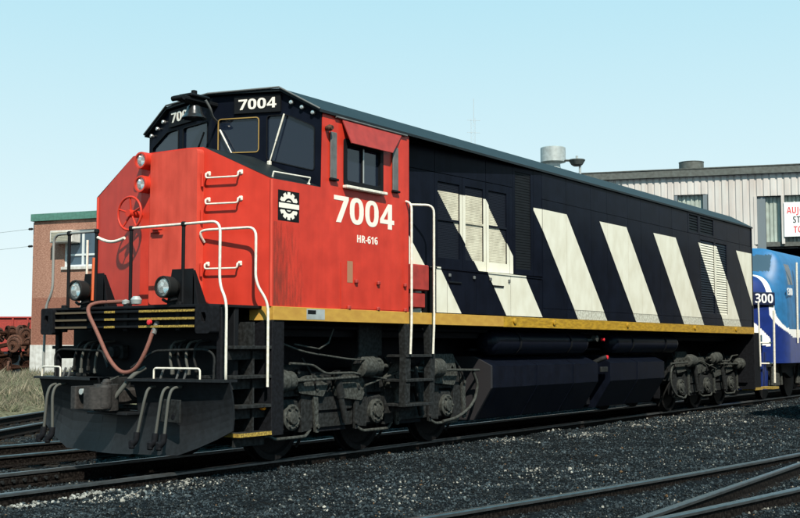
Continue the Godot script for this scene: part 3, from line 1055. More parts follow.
func loco_cab() -> void:
	var st := ST()
	# side walls
	var wall := pv([2.0, 1.93, 4.93, 1.93, 4.93, 4.44, 2.96, 4.44, 2.93, 3.46, 2.0, 3.46])
	var win := rrect(3.44, 3.58, 4.25, 4.12, 0.04)
	for p in holed(wall, [win]): slab(st, p, v3(0, 0, 1.55), X, Y, 0.05)
	var cs := part(L, "cab_side", st, M.red)
	st = ST()
	var mir := PackedVector2Array()
	for q in wall: mir.append(Vector2(-q.x, q.y))
	for p in holed(mir, [rrect(-4.25, 3.58, -3.44, 4.12, 0.04)]): slab(st, p, v3(0, 0, -1.55), -X, Y, 0.05)
	part(L, "cab_side", st, M.red)
	# rounded corner bead where nose meets the side
	for s in [1.0, -1.0]:
		st = ST()
		tube(st, [v3(2.004, 1.93, 1.532 * s), v3(2.004, 3.455, 1.532 * s)], 0.02, 8)
		part(L, "corner_bead", st, M.red_faded)
	# cab back wall and floor
	st = ST()
	mm(st, 4.86, 1.93, -1.49, 4.92, 4.44, 1.49)
	part(L, "cab_back_wall", st, M.cab_inside)
	st = ST()
	mm(st, 2.1, 2.3, -1.49, 4.86, 2.36, 1.49)
	part(L, "cab_floor", st, M.cab_inside)
	# seats and console seen dimly through the glass
	for s in [0.85, -0.85]:
		st = ST()
		mm(st, 3.5, 2.85, s - 0.25, 4.0, 2.97, s + 0.25, 0.03)
		mm(st, 3.95, 2.97, s - 0.24, 4.07, 3.75, s + 0.24, 0.04)
		mm(st, 3.7, 2.36, s - 0.06, 3.82, 2.85, s + 0.06)
		part(L, "seat", st, M.black_flat)
	st = ST()
	mm(st, 2.85, 2.36, -1.3, 3.2, 3.7, -0.5, 0.03)
	part(L, "control_stand", st, M.cab_inside)
	st = ST()
	box(st, v3(2.95, 3.99, 0.42), v3(0.2, 0.10, 0.5), 0.02, Basis(Y, -0.22))
	part(L, "dash", st, mk("dash_green", lin(0.10, 0.40, 0.24), 0.6))
	# nose: left, centre and right front faces
	var a := atan2(0.287, 1.15)
	for s in [1.0, -1.0]:
		st = ST()
		var ux := v3(sin(a), 0, cos(a) * s) * (1.0 if s > 0 else -1.0)
		var k := 1.0 / cos(a)
		var poly := pv([0.4 * k, 1.93, 1.55 * k, 1.93, 1.55 * k, 3.46, 0.62 * k, 3.9, 0.4 * k, 3.9])
		var o := v3(1.72 - 0.4 * tan(a), 0, 0)
		if s < 0:
			for i in poly.size(): poly[i].x = -poly[i].x
		slab(st, poly, o, ux if s > 0 else ux, Y, 0.05)
		part(L, "nose_side", st, M.red)
	st = ST()
	slab(st, rect(-0.4, 1.93, 0.4, 3.9), v3(1.72, 0, 0), Z, Y, 0.05)
	part(L, "nose_front", st, M.red)
	# nose door
	st = ST()
	var dp := rounded(pv([-0.17, 1.97, 0.64, 1.97, 0.64, 3.87, -0.17, 3.87]), 0.06)
	slab(st, dp, v3(1.655, 0, 0), Z, Y, 0.12)
	var door := part(L, "nose_door", st, M.red_faded)
	for y in [2.3, 2.95, 3.4]:
		st = ST()
		lathe(st, [[0, 0], [0.018, 0], [0.018, 0.16], [0, 0.16]], v3(1.72, y, 0.665), Y, 8)
		part(door, "hinge", st, M.red)
	st = ST()
	mm(st, 1.62, 2.86, -0.12, 1.655, 2.94, 0.02, 0.008)
	tube(st, [v3(1.62, 2.9, -0.05), v3(1.60, 2.9, -0.05), v3(1.60, 2.9, 0.12)], 0.014, 6)
	part(door, "handle", st, M.red)
	# nose top
	st = ST()
	for s in [1.0, -1.0]:
		Q(st, v3(1.72 + 0.22 * 0.2496, 3.9, 0.62 * s), v3(2.0, 3.46, 1.55 * s), v3(2.96, 3.46, 1.55 * s), v3(2.74, 3.9, 0.62 * s), Y)
		Q(st, v3(1.72 + 0.22 * 0.2496, 3.9, 0.62 * s), v3(2.74, 3.9, 0.62 * s), v3(2.6, 3.9, 0), v3(1.72, 3.9, 0.4 * s), Y)
	Q(st, v3(1.72, 3.9, 0.4), v3(2.6, 3.9, 0), v3(2.6, 3.9, 0), v3(1.72, 3.9, -0.4), Y)
	part(L, "nose_top", st, M.roof)
	# windshield walls, V in plan
	var b := atan2(0.358, 1.55)
	var kk := 1.0 / cos(b)
	for s in [1.0, -1.0]:
		var ux := v3(sin(b), 0, cos(b)) if s > 0 else v3(-sin(b), 0, cos(b))
		var o := v3(2.57, 0, 0)
		var f := func(arr: Array) -> PackedVector2Array:
			var r := PackedVector2Array()
			for i in range(0, arr.size(), 2): r.append(Vector2(arr[i] * kk * s, arr[i + 1]))
			return r
		var w1 := rounded(f.call([0.10, 3.99, 0.68, 3.97, 0.68, 4.42, 0.10, 4.43]), 0.045)
		var w2 := rounded(f.call([0.80, 3.86, 1.46, 3.68, 1.46, 4.24, 1.08, 4.42, 0.80, 4.43]), 0.045)
		st = ST()
		for p in holed(f.call([0, 3.86, 0.62, 3.86, 1.548, 3.42, 1.548, 4.46, 1.05, 4.74, 0, 4.74]), [w1, w2]): slab(st, p, o, ux, Y, 0.05)
		var ww := part(L, "windshield_frame", st, M.black)
		var idx := 0
		for w in [w1, w2]:
			st = ST()
			slab(st, w, o, ux, Y, 0.012, -0.02)
			var gp := part(ww, "windshield_pane", st, M.glass)
			# rubber seal, with the weathered golden bead on the inner window
			st = ST()
			for p in holed(Geometry2D.offset_polygon(w, 0.009)[0], [Geometry2D.offset_polygon(w, -0.003)[0]]): slab(st, p, o, ux, Y, 0.012, 0.008)
			part(ww, "window_seal", st, M.window_gold if idx == 0 and s > 0 else M.black_flat)
			idx += 1
		# wipers
		for q in [[0.14, 4.28, 0.34, 3.93], [1.05, 4.42, 0.86, 3.80]]:
			if s < 0 and q[0] > 1: continue
			st = ST()
			var n := ux.cross(Y)
			var p0: Vector3 = o + ux * (q[0] * kk * s) + Y * q[1] + n * 0.03
			var p1: Vector3 = o + ux * (q[2] * kk * s) + Y * q[3] + n * 0.05
			tube(st, [p1, p0], 0.009, 6)
			box(st, p1, v3(0.05, 0.06, 0.05), 0.01)
			tube(st, [p0.lerp(p1, -0.02), p0.lerp(p1, 0.55)], 0.013, 6)
			part(ww, "wiper", st, M.rail_white if s > 0 else M.black_flat)
		# number board
		st = ST()
		slab(st, f.call([0.34, 4.485, 1.0, 4.47, 1.0, 4.70, 0.34, 4.715]), o, ux, Y, 0.05, 0.03)
		var nb := part(L, "number_board", st, M.black_flat)
		text(nb, "digits", "7004", 0.165, o + ux * (0.67 * kk * s) + Y * 4.592 + ux.cross(Y) * 0.033, ux, Y, M.letter_white, 1.35)
		# class lights
		for q in [[1.15, 4.605], [1.3, 4.53], [1.45, 4.45]]:
			st = ST()
			lathe(st, [[0.03, 0], [0.03, 0.035], [0.024, 0.045], [0, 0.05]], o + ux * (q[0] * kk * s) + Y * (q[1] - 0.03), ux.cross(Y), 10)
			part(L, "class_light", st, M.steel_bright)
		# front edge of the roof: thin gutter
		st = ST()
		tube(st, [o + Y * 4.775 - X * 0.08, o + ux * (1.02 * kk * s) + Y * 4.775 - X * 0.08, o + ux * (1.59 * kk * s) + Y * 4.45 - X * 0.08], 0.014, 6)
		part(L, "roof_gutter", st, M.grey_paint)
	# side window
	st = ST()
	for p in holed(rrect(3.40, 3.54, 4.29, 4.16, 0.04), [rrect(3.47, 3.61, 4.22, 4.09, 0.03)]): slab(st, p, v3(0, 0, 1.55), X, Y, 0.06, 0.012)
	slab(st, rect(3.82, 3.6, 3.87, 4.1), v3(0, 0, 1.55), X, Y, 0.03, -0.005)
	var wf := part(L, "side_window", st, M.black_flat)
	for q in [[3.46, 3.83], [3.86, 4.23]]:
		st = ST()
		slab(st, rect(q[0], 3.6, q[1], 4.1), v3(0, 0, 1.55), X, Y, 0.01, -0.03)
		part(wf, "pane", st, M.glass)
	st = ST()
	slab(st, rect(3.835, 3.62, 3.855, 4.08), v3(0, 0, 1.55), X, Y, 0.01, 0.003)
	part(wf, "sash_bar", st, M.galvanised)
	st = ST()
	mm(st, 3.38, 3.50, 1.55, 4.30, 3.54, 1.63, 0.008)
	part(wf, "arm_rest", st, M.rail_white)
	# sunshade
	st = ST()
	var h0 := v3(3.34, 4.40, 1.575); var h1 := v3(4.72, 4.40, 1.575)
	var e0 := v3(3.42, 4.09, 1.67); var e1 := v3(4.36, 4.09, 1.67)
	Q(st, h0, h1, e1, e0, Z)
	var dn := v3(0, -0.006, -0.012)
	Q(st, h0 + dn, h1 + dn, e1 + dn, e0 + dn, -Z)
	Q(st, e0, e1, e1 + dn, e0 + dn, -Y)
	Q(st, h1, e1, e1 + dn, h1 + dn, X)
	Q(st, h0, e0, e0 + dn, h0 + dn, -X)
	var sh := part(L, "sunshade", st, M.red_dull)
	st = ST()
	tube(st, [v3(3.2, 4.405, 1.58), v3(4.84, 4.405, 1.58)], 0.014, 6)
	part(sh, "hinge_rod", st, M.grey_paint)
	for x in [3.1, 4.5]:
		st = ST()
		box(st, v3(x + 0.065, 3.9, 1.568), v3(0.13, 0.6, 0.02), 0.006)
		var wd := part(L, "wind_deflector", st, M.grey_paint)
		st = ST()
		box(st, v3(x + 0.07, 3.585, 1.575), v3(0.16, 0.03, 0.05), 0.006)
		part(wd, "bracket", st, M.black_flat)
	# small fittings: horn-like lamp at the cab corner
	st = ST()
	lathe(st, [[0, 0], [0.03, 0], [0.045, 0.06], [0.03, 0.1], [0, 0.1]], v3(3.03, 4.23, 1.555), Z, 10)
	part(L, "corner_lamp", st, M.rusty)
	# lettering
	text(L, "cab_number", "7004", 0.42, v3(3.87, 3.215, 1.551), X, Y, M.letter_white, 1.30)
	text(L, "model_lettering", "HR-616", 0.12, v3(3.93, 2.865, 1.551), X, Y, M.letter_white, 1.05)
	# maker's emblem: toothed wheel with a band on a black square
	st = ST()
	slab(st, rect(2.10, 2.97, 2.50, 3.34), v3(0, 0, 1.553), X, Y, 0.01)
	var em := part(L, "emblem", st, M.black_flat)
	var gear := PackedVector2Array()
	var teeth := 12
	for i in teeth:
		for q in [[-0.36, 0.142], [-0.27, 0.172], [0.27, 0.172], [0.36, 0.142]]:
			var an: float = TAU * (i + q[0]) / teeth
			gear.append(Vector2(2.30 + cos(an) * q[1] * 1.03, 3.155 + sin(an) * q[1]))
	var circ := func(r: float) -> PackedVector2Array:
		var p := PackedVector2Array()
		for i in 24: p.append(Vector2(2.30 + cos(TAU * i / 24) * r, 3.155 + sin(TAU * i / 24) * r))
		return p
	st = ST()
	for p in holed(gear, [circ.call(0.095)]): slab(st, p, v3(0, 0, 1.556), X, Y, 0.003)
	for p in holed(circ.call(0.068), [circ.call(0.03)]): slab(st, p, v3(0, 0, 1.556), X, Y, 0.003)
	part(em, "emblem_wheel", st, M.letter_white)
	st = ST()
	slab(st, rect(2.105, 3.105, 2.495, 3.205), v3(0, 0, 1.558), X, Y, 0.002)
	part(em, "emblem_band_edge", st, M.black_flat)
	st = ST()
	slab(st, rect(2.11, 3.125, 2.49, 3.185), v3(0, 0, 1.560), X, Y, 0.002)
	part(em, "emblem_band", st, M.letter_white)
	# brown dirt thrown up on the front lower corner of the cab side
	var gi := Image.create(96, 160, false, Image.FORMAT_RGBA8)
	var nz := FastNoiseLite.new()
	nz.seed = 77
	nz.frequency = 0.05
	nz.fractal_octaves = 4
	for py in 160:
		for px in 96:
			var e := 0.62 - px / 96.0 * 0.75 + (py / 160.0 - 0.55) * 0.5
			var v := e + nz.get_noise_2d(px * 2.2, py * 0.35) * 0.75 + nz.get_noise_2d(px * 9.0, py * 6.0 + 400.0) * 0.35
			gi.set_pixel(px, py, Color(0.36, 0.22, 0.18, clampf(v, 0, 1) * 0.5))
	var gm := mk("corner_dirt", Color.WHITE, 0.9)
	gm.albedo_texture = ImageTexture.create_from_image(gi)
	gm.transparency = BaseMaterial3D.TRANSPARENCY_ALPHA
	st = ST()
	var gq := [[2.02, 1.94, 0.0, 1.0], [2.62, 1.94, 1.0, 1.0], [2.62, 2.95, 1.0, 0.0], [2.02, 1.94, 0.0, 1.0], [2.62, 2.95, 1.0, 0.0], [2.02, 2.95, 0.0, 0.0]]
	for i in [0, 2, 1, 3, 5, 4]:
		st.set_normal(Z)
		st.set_uv(Vector2(gq[i][2], gq[i][3]))
		st.add_vertex(v3(gq[i][0], gq[i][1], 1.554))
	part(L, "dirt_patch", st, gm, "brown dirt on the lower front corner of the cab side")
	# lower cab hatch, latches and notice plate
	st = ST()
	slab(st, pv([3.35, 1.945, 4.90, 1.945, 4.90, 2.53, 3.35, 2.53]), v3(0, 0, 1.556), X, Y, 0.01)
	part(L, "cab_hatch", st, M.red)
	for q in [[3.66, 2.30], [4.16, 2.30], [4.80, 2.30], [3.5, 1.955], [4.15, 1.955], [4.8, 1.955]]:
		st = ST()
		box(st, v3(q[0], q[1], 1.575), v3(0.06, 0.05, 0.04), 0.01)
		part(L, "latch", st, M.red_dull)
	st = ST()
	slab(st, rect(3.48, 2.28, 3.60, 2.56), v3(0, 0, 1.559), X, Y, 0.002)
	part(L, "faded_patch", st, mk("patch_tan", lin(0.32, 0.15, 0.085), 0.7), "small tan patch on the cab side")
	st = ST()
	slab(st, rect(2.62, 1.785, 2.98, 1.915), v3(0, 0, 1.585), X, Y, 0.004)
	var pl := part(L, "builder_plate", st, M.galvanised)
	st = ST()
	slab(st, rect(2.64, 1.85, 2.80, 1.90), v3(0, 0, 1.587), X, Y, 0.002)
	part(pl, "plate_print", st, M.black_flat)

func loco_hood() -> void:
	var st := ST()
	# roof: flat middle, bevelled edges, V front edge
	var prof := [[-1.585, 4.45], [-1.03, 4.76], [0.0, 4.79], [1.03, 4.76], [1.585, 4.45]]
	var seams := [2.5, 4.95, 8.9, 12.2, 15.3, 18.0, 20.46]
	for k in seams.size() - 1:
		st = ST()
		for i in 4:
			var p: Array = prof[i]; var q: Array = prof[i + 1]
			var fx := func(z: float, e: int) -> float: return seams[e] + (absf(z) * 0.231 if e == 0 else 0.0) + (0.004 if e == k and k > 0 else 0.0)
			var A := v3(fx.call(p[0], k), p[1], p[0]); var B := v3(fx.call(q[0], k), q[1], q[0])
			var C := v3(fx.call(q[0], k + 1), q[1], q[0]); var D := v3(fx.call(p[0], k + 1), p[1], p[0])
			Q(st, A, B, C, D, Y)
			var dn := v3(0, -0.035, 0)
			Q(st, A + dn, B + dn, C + dn, D + dn, -Y)
			if k == 0: Q(st, A, B, B + dn, A + dn, -X)
			if k == 5: Q(st, C, D, D + dn, C + dn, X)
			if i == 0: Q(st, A, D, D + dn, A + dn, -Z)
			if i == 3: Q(st, B, C, C + dn, B + dn, Z)
		part(L, "roof_panel", st, M.roof)
	# inner hood body behind the panels
	st = ST()
	var plan := PackedVector2Array([Vector2(4.93, 1.215), Vector2(9.0, 1.512), Vector2(9.01, 1.535), Vector2(15.1, 1.535), Vector2(15.1, 1.49), Vector2(20.38, 1.49), Vector2(20.38, -1.512), Vector2(9.0, -1.512), Vector2(4.93, -1.215)])
	for i in plan.size():
		var a := plan[i]; var b := plan[(i + 1) % plan.size()]
		var m := (a + b) / 2 - Vector2(12, 0)
		Q(st, v3(a.x, 1.8, a.y), v3(b.x, 1.8, b.y), v3(b.x, 4.46, b.y), v3(a.x, 4.46, a.y), v3(m.x if absf(a.x - b.x) < 0.1 else 0.0, 0, m.y))
	part(L, "hood_body", st, M.black_flat)
	# far side plain wall panels
	st = ST()
	slab(st, pv([-20.4, 1.93, -9.0, 1.93, -9.0, 4.44, -20.4, 4.44]), v3(0, 0, -1.55), -X, Y, 0.03)
	part(L, "hood_wall", st, M.black)
	# near side, tapered part behind the cab: x 4.93 - 9.0
	var k := 0.298 / 4.07
	var tx := 4.93; var tz := 1.25
	var post := side_panel("cab_rear_post", rect(4.935, 1.93, 5.03, 4.42), tx, tz, k, M.red, null, 0.06)
	for q in [[5.04, 5.95, 2.63, 4.05], [7.98, 8.08, 2.63, 4.05], [8.72, 8.99, 2.63, 4.42], [5.04, 5.62, 1.94, 2.62]]:
		side_panel("hood_panel", rect(q[0], q[2], q[1], q[3]), tx, tz, k, M.black, M.white)
	for q in [[5.04, 5.95], [5.96, 7.3], [7.31, 8.08]]:
		side_panel("upper_panel", rect(q[0], 4.06, q[1], 4.42), tx, tz, k, M.black, null)
	# screened doors
	for q in [[5.96, 6.66], [6.67, 7.30], [7.31, 7.97]]:
		st = ST()
		var fr := holed(rect(q[0], 2.63, q[1], 4.05), [rect(q[0] + 0.07, 2.78, q[1] - 0.07, 3.93)])
		var ux := v3(1, 0, k); var o := v3(0, 0, tz - tx * k)
		for p in fr: slab(st, p, o, ux, Y, 0.03)
		var dr := part(L, "screen_door", st, M.black)
		for s in stripe_polys:
			for f in fr:
				for w in Geometry2D.intersect_polygons(f, s):
					st = ST()
					slab(st, w, o, ux, Y, 0.003, 0.004)
					part(dr, "white_stripe", st, M.white)
		louvers(dr, q[0] + 0.07, 2.78, q[1] - 0.07, 3.35, tx, tz - 0.025, k, 0.026, M.screen_black, M.screen_white, 0.12)
		louvers(dr, q[0] + 0.07, 3.38, q[1] - 0.07, 3.93, tx, tz - 0.025, k, 0.026, M.screen_black, M.screen_white, 0.12)
		st = ST()
		slab(st, rect(q[0] + 0.07, 3.345, q[1] - 0.07, 3.375), o, ux, Y, 0.02)
		part(dr, "cross_bar", st, M.screen_white if q[0] > 6.6 and q[0] < 7.0 else M.screen_black)
	# tall dark louvered door
	st = ST()
	for p in holed(rect(8.09, 2.63, 8.71, 4.42), [rect(8.16, 2.72, 8.64, 4.33)]): slab(st, p, v3(0, 0, tz - tx * k), v3(1, 0, k), Y, 0.03)
	var dd := part(L, "louver_door", st, M.black)
	louvers(dd, 8.16, 2.72, 8.64, 4.33, tx, tz - 0.02, k, 0.045, M.black_flat, null, 0.12)
	# low cabinet at full width under the taper
	st = ST()
	mm(st, 5.64, 1.93, 1.2, 8.96, 2.585, 1.52)
	part(L, "cabinet_body", st, M.black_flat)
	for q in [[5.64, 5.93], [5.94, 6.78], [6.79, 7.86], [7.87, 8.97]]:
		side_panel("cabinet_door", rect(q[0], 1.945, q[1], 2.59), 0, 1.55, 0, M.black, M.white)
	st = ST()
	slab(st, rect(5.62, -1.565, 8.98, -1.2), v3(0, 2.606, 0), X, -Z, 0.02)
	var ct := part(L, "cabinet_top", st, M.black)
	for s in stripe_polys:
		var a: float = s[0].x + (3.78 - 2.6) * 0.909; var b: float = a + 1.25
		if a > 8.9 or b < 5.64: continue
		st = ST()
		slab(st, rect(maxf(a, 5.64), -1.567, minf(b, 8.97), -1.2), v3(0, 2.609, 0), X, -Z, 0.003)
		slab(st, rect(maxf(a, 5.64), 2.588, minf(b, 8.97), 2.609), v3(0, 0, 1.568), X, Y, 0.003)
		part(ct, "white_stripe", st, M.white)
	for x in [5.99, 6.7, 7.2, 7.8]:
		st = ST()
		box(st, v3(x, 2.5, 1.565), v3(0.05, 0.05, 0.03), 0.008)
		part(L, "latch", st, M.grey_paint)
	# slim rail handles on the cabinet
	for x in [6.15, 7.45]:
		st = ST()
		box(st, v3(x, 2.40, 1.562), v3(0.34, 0.025, 0.02), 0.005)
		part(L, "cabinet_handle", st, M.black_flat)
	# straight part: doors 9.0 - 20.4
	var xs: Array = [9.0]
	var w := [0.92, 1.02, 0.72, 0.98, 0.66, 1.0, 0.70, 0.96, 0.70, 1.02, 0.88, 0.92, 0.94]
	for q in w: xs.append(xs[-1] + q)
	for i in w.size():
		var x0: float = xs[i] + 0.004; var x1: float = (xs[i + 1] if i < w.size() - 1 else 20.40) - 0.004
		var lv := x0 > 16.6 and x0 < 18.5
		if lv:
			st = ST()
			var fr := holed(rect(x0, 2.10, x1, 3.95), [rect(x0 + 0.06, 2.2, x1 - 0.06, 3.86)])
			for p in fr: slab(st, p, v3(0, 0, 1.55), X, Y, 0.03)
			var dr := part(L, "radiator_shutter", st, M.black)
			for s in stripe_polys:
				for f in fr:
					for g in Geometry2D.intersect_polygons(f, s):
						st = ST()
						slab(st, g, v3(0, 0, 1.55), X, Y, 0.003, 0.004)
						part(dr, "white_stripe", st, M.white)
			louvers(dr, x0 + 0.06, 2.2, x1 - 0.06, 3.86, 0, 1.53, 0, 0.055, M.black, M.white)
		else:
			side_panel("hood_door", rect(x0, 2.10, x1, 3.95), 0, 1.55, 0, M.black, M.white)
		side_panel("sill_panel", rect(x0, 1.935, x1, 2.095), 0, 1.545, 0, M.black, M.white_dirty)
		if x0 > 15.1 and x0 < 17.3:
			st = ST()
			for p in holed(rect(x0, 3.96, x1, 4.43), [rect(x0 + 0.07, 4.0, x1 - 0.07, 4.37)]): slab(st, p, v3(0, 0, 1.55), X, Y, 0.03)
			var vp := part(L, "air_intake", st, M.black)
			louvers(vp, x0 + 0.07, 4.0, x1 - 0.07, 4.37, 0, 1.525, 0, 0.06, M.black_flat, null)
		else:
			side_panel("upper_panel", rect(x0, 3.96, x1, 4.43), 0, 1.545, 0, M.black, null)
	# end wall
	st = ST()
	slab(st, pv([-1.56, 1.8, 1.56, 1.8, 1.56, 4.45, 1.03, 4.74, -1.03, 4.74, -1.56, 4.45]), v3(20.46, 0, 0), -Z, Y, 0.06)
	part(L, "hood_end", st, M.black)
	# sill stripe
	st = ST()
	mm(st, 2.0, 1.765, 1.4, 7.58, 1.93, 1.582, 0.004)
	slab(st, rect(1.30, 1.765, 1.595, 1.93), v3(1.623, 0, 0), v3(0.2425, 0, 0.9701), Y, 0.05, 0.005)
	part(L, "sill", st, M.yellow_dusty)
	st = ST()
	mm(st, 7.585, 1.76, 1.4, 20.42, 1.928, 1.572, 0.004)
	part(L, "sill", st, M.yellow)
	for x in [7.95, 9.35, 12.5, 16.2, 19.0]:
		st = ST()
		lathe(st, [[0.05, 0], [0.05, 0.02], [0.03, 0.028], [0, 0.028]], v3(x, 1.86, 1.572), Z, 10)
		part(L, "lifting_lug", st, M.yellow)
	st = ST()
	mm(st, 2.0, 1.765, -1.58, 20.42, 1.93, -1.4)
	part(L, "sill", st, M.yellow)
	# grab posts and red box behind the cab
	for q in [[4.86, 3.45], [5.44, 3.45]]:
		st = ST()
		var zt := 1.56
		tube(st, [v3(q[0] - 0.02 + (0.0 if q[0] < 5 else -0.22), q[1] + 0.03, 1.40), v3(q[0], q[1] + 0.03, zt + 0.08), v3(q[0], 1.80, zt + 0.08), v3(q[0], 1.35, zt + 0.06)], 0.018, 8, 0.12)
		part(L, "grab_post", st, M.rail_white)
	st = ST()
	mm(st, 5.06, 2.25, 1.25, 5.50, 2.62, 1.52, 0.015)
	mm(st, 5.1, 2.0, 1.27, 5.46, 2.22, 1.48, 0.015)
	part(L, "equipment_box", st, M.red_dull, "red equipment box on the step platform")
	st = ST()
	mm(st, 4.95, 1.9, 1.2, 5.62, 1.93, 1.56)
	part(L, "platform", st, M.black_flat)

func grab(parent: Node3D, p0: Vector3, p1: Vector3, out: Vector3, drop: float, m: Material, r := 0.0115) -> void:
	var st := ST()
	tube(st, [p0, p0 + out, p0 + out - Y * drop, p1 + out - Y * drop, p1 + out, p1], r, 7, 0.03)
	box(st, p0, v3(0.03, 0.06, 0.06), 0.01)
	box(st, p1, v3(0.03, 0.06, 0.06), 0.01)
	part(parent, "grab_iron", st, m)

func loco_front() -> void:
	var st := ST()
	# grab irons on the near nose face
	for y in [3.56, 3.24, 2.45]:
		var n := v3(-0.97, 0, 0.243)
		var q0 := v3(1.72 + (0.70 - 0.4) * 0.2496, y, 0.70); var q1 := v3(1.72 + (1.13 - 0.4) * 0.2496, y, 1.13)
		grab(L, q0, q1, n * 0.075, 0.06, M.rail_white)
	grab(L, v3(2.0, 3.47, 1.45) + v3(0.1, 0, 0), v3(2.75, 3.47, 1.49), v3(0, 0.09, 0.03), 0.0, M.rail_white)
	# headlights
	for y in [3.79, 3.49]:
		st = ST()
		var o := v3(1.72, y, -0.27)
		lathe(st, [[0.11, 0], [0.11, 0.13], [0.105, 0.15], [0.085, 0.15], [0.085, 0.11]], o, -X, 20)
		var hl := part(L, "headlight", st, M.red)
		st = ST()
		lathe(st, [[0.085, 0.11], [0.07, 0.07], [0.03, 0.045], [0, 0.04]], o, -X, 20)
		part(hl, "reflector", st, M.reflector)
		st = ST()
		lathe(st, [[0.086, 0.125], [0.05, 0.137], [0, 0.142]], o, -X, 20)
		part(hl, "lens", st, M.lamp_glass)
	# hand brake wheel on the nose
	st = ST()
	var bw := v3(1.53, 3.12, -0.40)
	var ring: Array = []
	for i in 25: ring.append(bw + v3(0, cos(TAU * i / 24) * 0.21, sin(TAU * i / 24) * 0.21))
	tube(st, ring, 0.016, 8)
	for i in 5:
		var a := TAU * i / 5
		tube(st, [bw + v3(0.03, 0, 0), bw + v3(0, cos(a) * 0.21, sin(a) * 0.21)], 0.013, 6)
	lathe(st, [[0, -0.03], [0.045, -0.03], [0.05, 0.03], [0.04, 0.22], [0, 0.22]], bw, X, 12)
	part(L, "brake_wheel", st, M.red)
	# bell with bracket over the windshield
	st = ST()
	mm(st, 1.93, 4.60, -0.09, 2.60, 4.655, 0.09, 0.012)
	mm(st, 2.06, 4.655, -0.12, 2.42, 4.70, 0.12, 0.015)
	mm(st, 2.20, 4.70, -0.03, 2.27, 4.77, 0.03, 0.01)
	tube(st, [v3(1.95, 4.62, -0.1), v3(1.95, 4.62, 0.1)], 0.035, 8)
	var br := part(L, "bell_bracket", st, M.black_flat)
	st = ST()
	lathe(st, [[0.165, 0.0], [0.158, 0.012], [0.125, 0.05], [0.105, 0.10], [0.09, 0.15], [0.05, 0.18], [0.0, 0.185]], v3(2.24, 4.40, 0.0), Y, 24)
	lathe(st, [[0.165, 0.0], [0.12, 0.03], [0.09, 0.1], [0, 0.15]], v3(2.24, 4.40, 0.0), Y, 24)
	part(br, "bell", st, mk("bell_metal", lin(0.03, 0.032, 0.035), 0.25, 0.4))
	st = ST()
	tube(st, [v3(2.25, 4.62, 0.19), v3(2.32, 4.52, 0.21), v3(2.40, 4.43, 0.17), v3(2.56, 4.40, 0.10)], 0.017, 7, 0.05)
	part(br, "air_pipe", st, M.grey_paint)
	# end plate, platform and anticlimber
	st = ST()
	mm(st, 1.52, 0.95, -1.40, 1.60, 1.93, 1.40, 0.01)
	part(L, "end_plate", st, M.black_flat)
	st = ST()
	mm(st, 1.10, 1.90, -1.42, 2.05, 1.935, 1.42, 0.006)
	part(L, "front_platform", st, M.black_flat)
	for y in [1.865, 1.775, 1.685]:
		st = ST()
		mm(st, 1.07, y - 0.014, -1.22, 1.30, y + 0.014, 1.22, 0.004)
		var rb := part(L, "anticlimber_rib", st, M.black_flat)
		st = ST()
		mm(st, 1.062, y - 0.013, 0.30, 1.07, y + 0.013, 1.20)
		mm(st, 1.062, y - 0.013, -0.30, 1.07, y + 0.013, -0.12)
		part(rb, "edge_paint", st, M.yellow_worn)
		st = ST()
		mm(st, 1.062, y - 0.012, -1.20, 1.07, y + 0.012, -0.62)
		part(rb, "worn_edge_paint", st, mk("worn_brown%d" % int(y * 1000), lin(0.08, 0.06, 0.035), 0.8))
	st = ST()
	mm(st, 1.14, 1.66, -1.22, 1.28, 1.90, 1.22)
	part(L, "anticlimber_core", st, M.iron_dark)
	for s in [1.0, -1.0]:
		st = ST()
		for p in holed(rounded(pv([1.23, 1.60, 1.46, 1.60, 1.46, 1.93, 1.23, 1.93]), 0.04), [pv([1.32, 1.74, 1.38, 1.72, 1.40, 1.79, 1.38, 1.84, 1.32, 1.84])]):
			var pm := PackedVector2Array()
			for q in p: pm.append(Vector2(q.x * s, q.y))
			slab(st, pm, v3(1.05, 0, 0), Z, Y, 0.16)
		part(L, "anticlimber_end", st, M.iron_dark)
	# ditch lights
	for s in [1.0, -1.0]:
		st = ST()
		var o := v3(1.14, 2.14, 0.76 * s)
		lathe(st, [[0, -0.06], [0.09, -0.05], [0.125, 0.02], [0.13, 0.14], [0.125, 0.155], [0.11, 0.155], [0.108, 0.11]], o, -X, 20)
		var dl := part(L, "ditch_light", st, M.rubber_black)
		st = ST()
		slab(st, pv([-0.14, 0, 0.36, 0, 0.27, 0.42, -0.06, 0.42]), v3(1.20, 1.935, 0.76 * s), Z, Y, 0.02)
		slab(st, pv([0, 0, 0.22, 0, 0.02, 0.40, 0, 0.40]), v3(1.20, 1.935, 0.76 * s + 0.30), X, Y, 0.02)
		tube(st, [v3(1.12, 2.0, 0.76 * s - 0.12), v3(1.06, 1.97, 0.76 * s), v3(1.12, 2.0, 0.76 * s + 0.12)], 0.018, 6)
		part(dl, "bracket", st, M.black_flat)
		st = ST()
		lathe(st, [[0.108, 0.11], [0.09, 0.05], [0.04, 0.01], [0, 0.0]], o, -X, 20)
		part(dl, "reflector", st, M.reflector)
		st = ST()
		lathe(st, [[0.109, 0.13], [0.07, 0.148], [0, 0.155]], o, -X, 20)
		part(dl, "lens", st, M.lamp_glass)
	# front handrails
	st = ST()
	tube(st, [v3(1.2, 2.88, 0.02), v3(1.2, 2.88, 1.46), v3(1.2, 2.15, 1.46), v3(1.2, 1.97, 1.57), v3(1.2, 1.10, 1.57), v3(1.28, 1.02, 1.5)], 0.0165, 8, 0.13)
	part(L, "handrail", st, M.rail_white)
	st = ST()
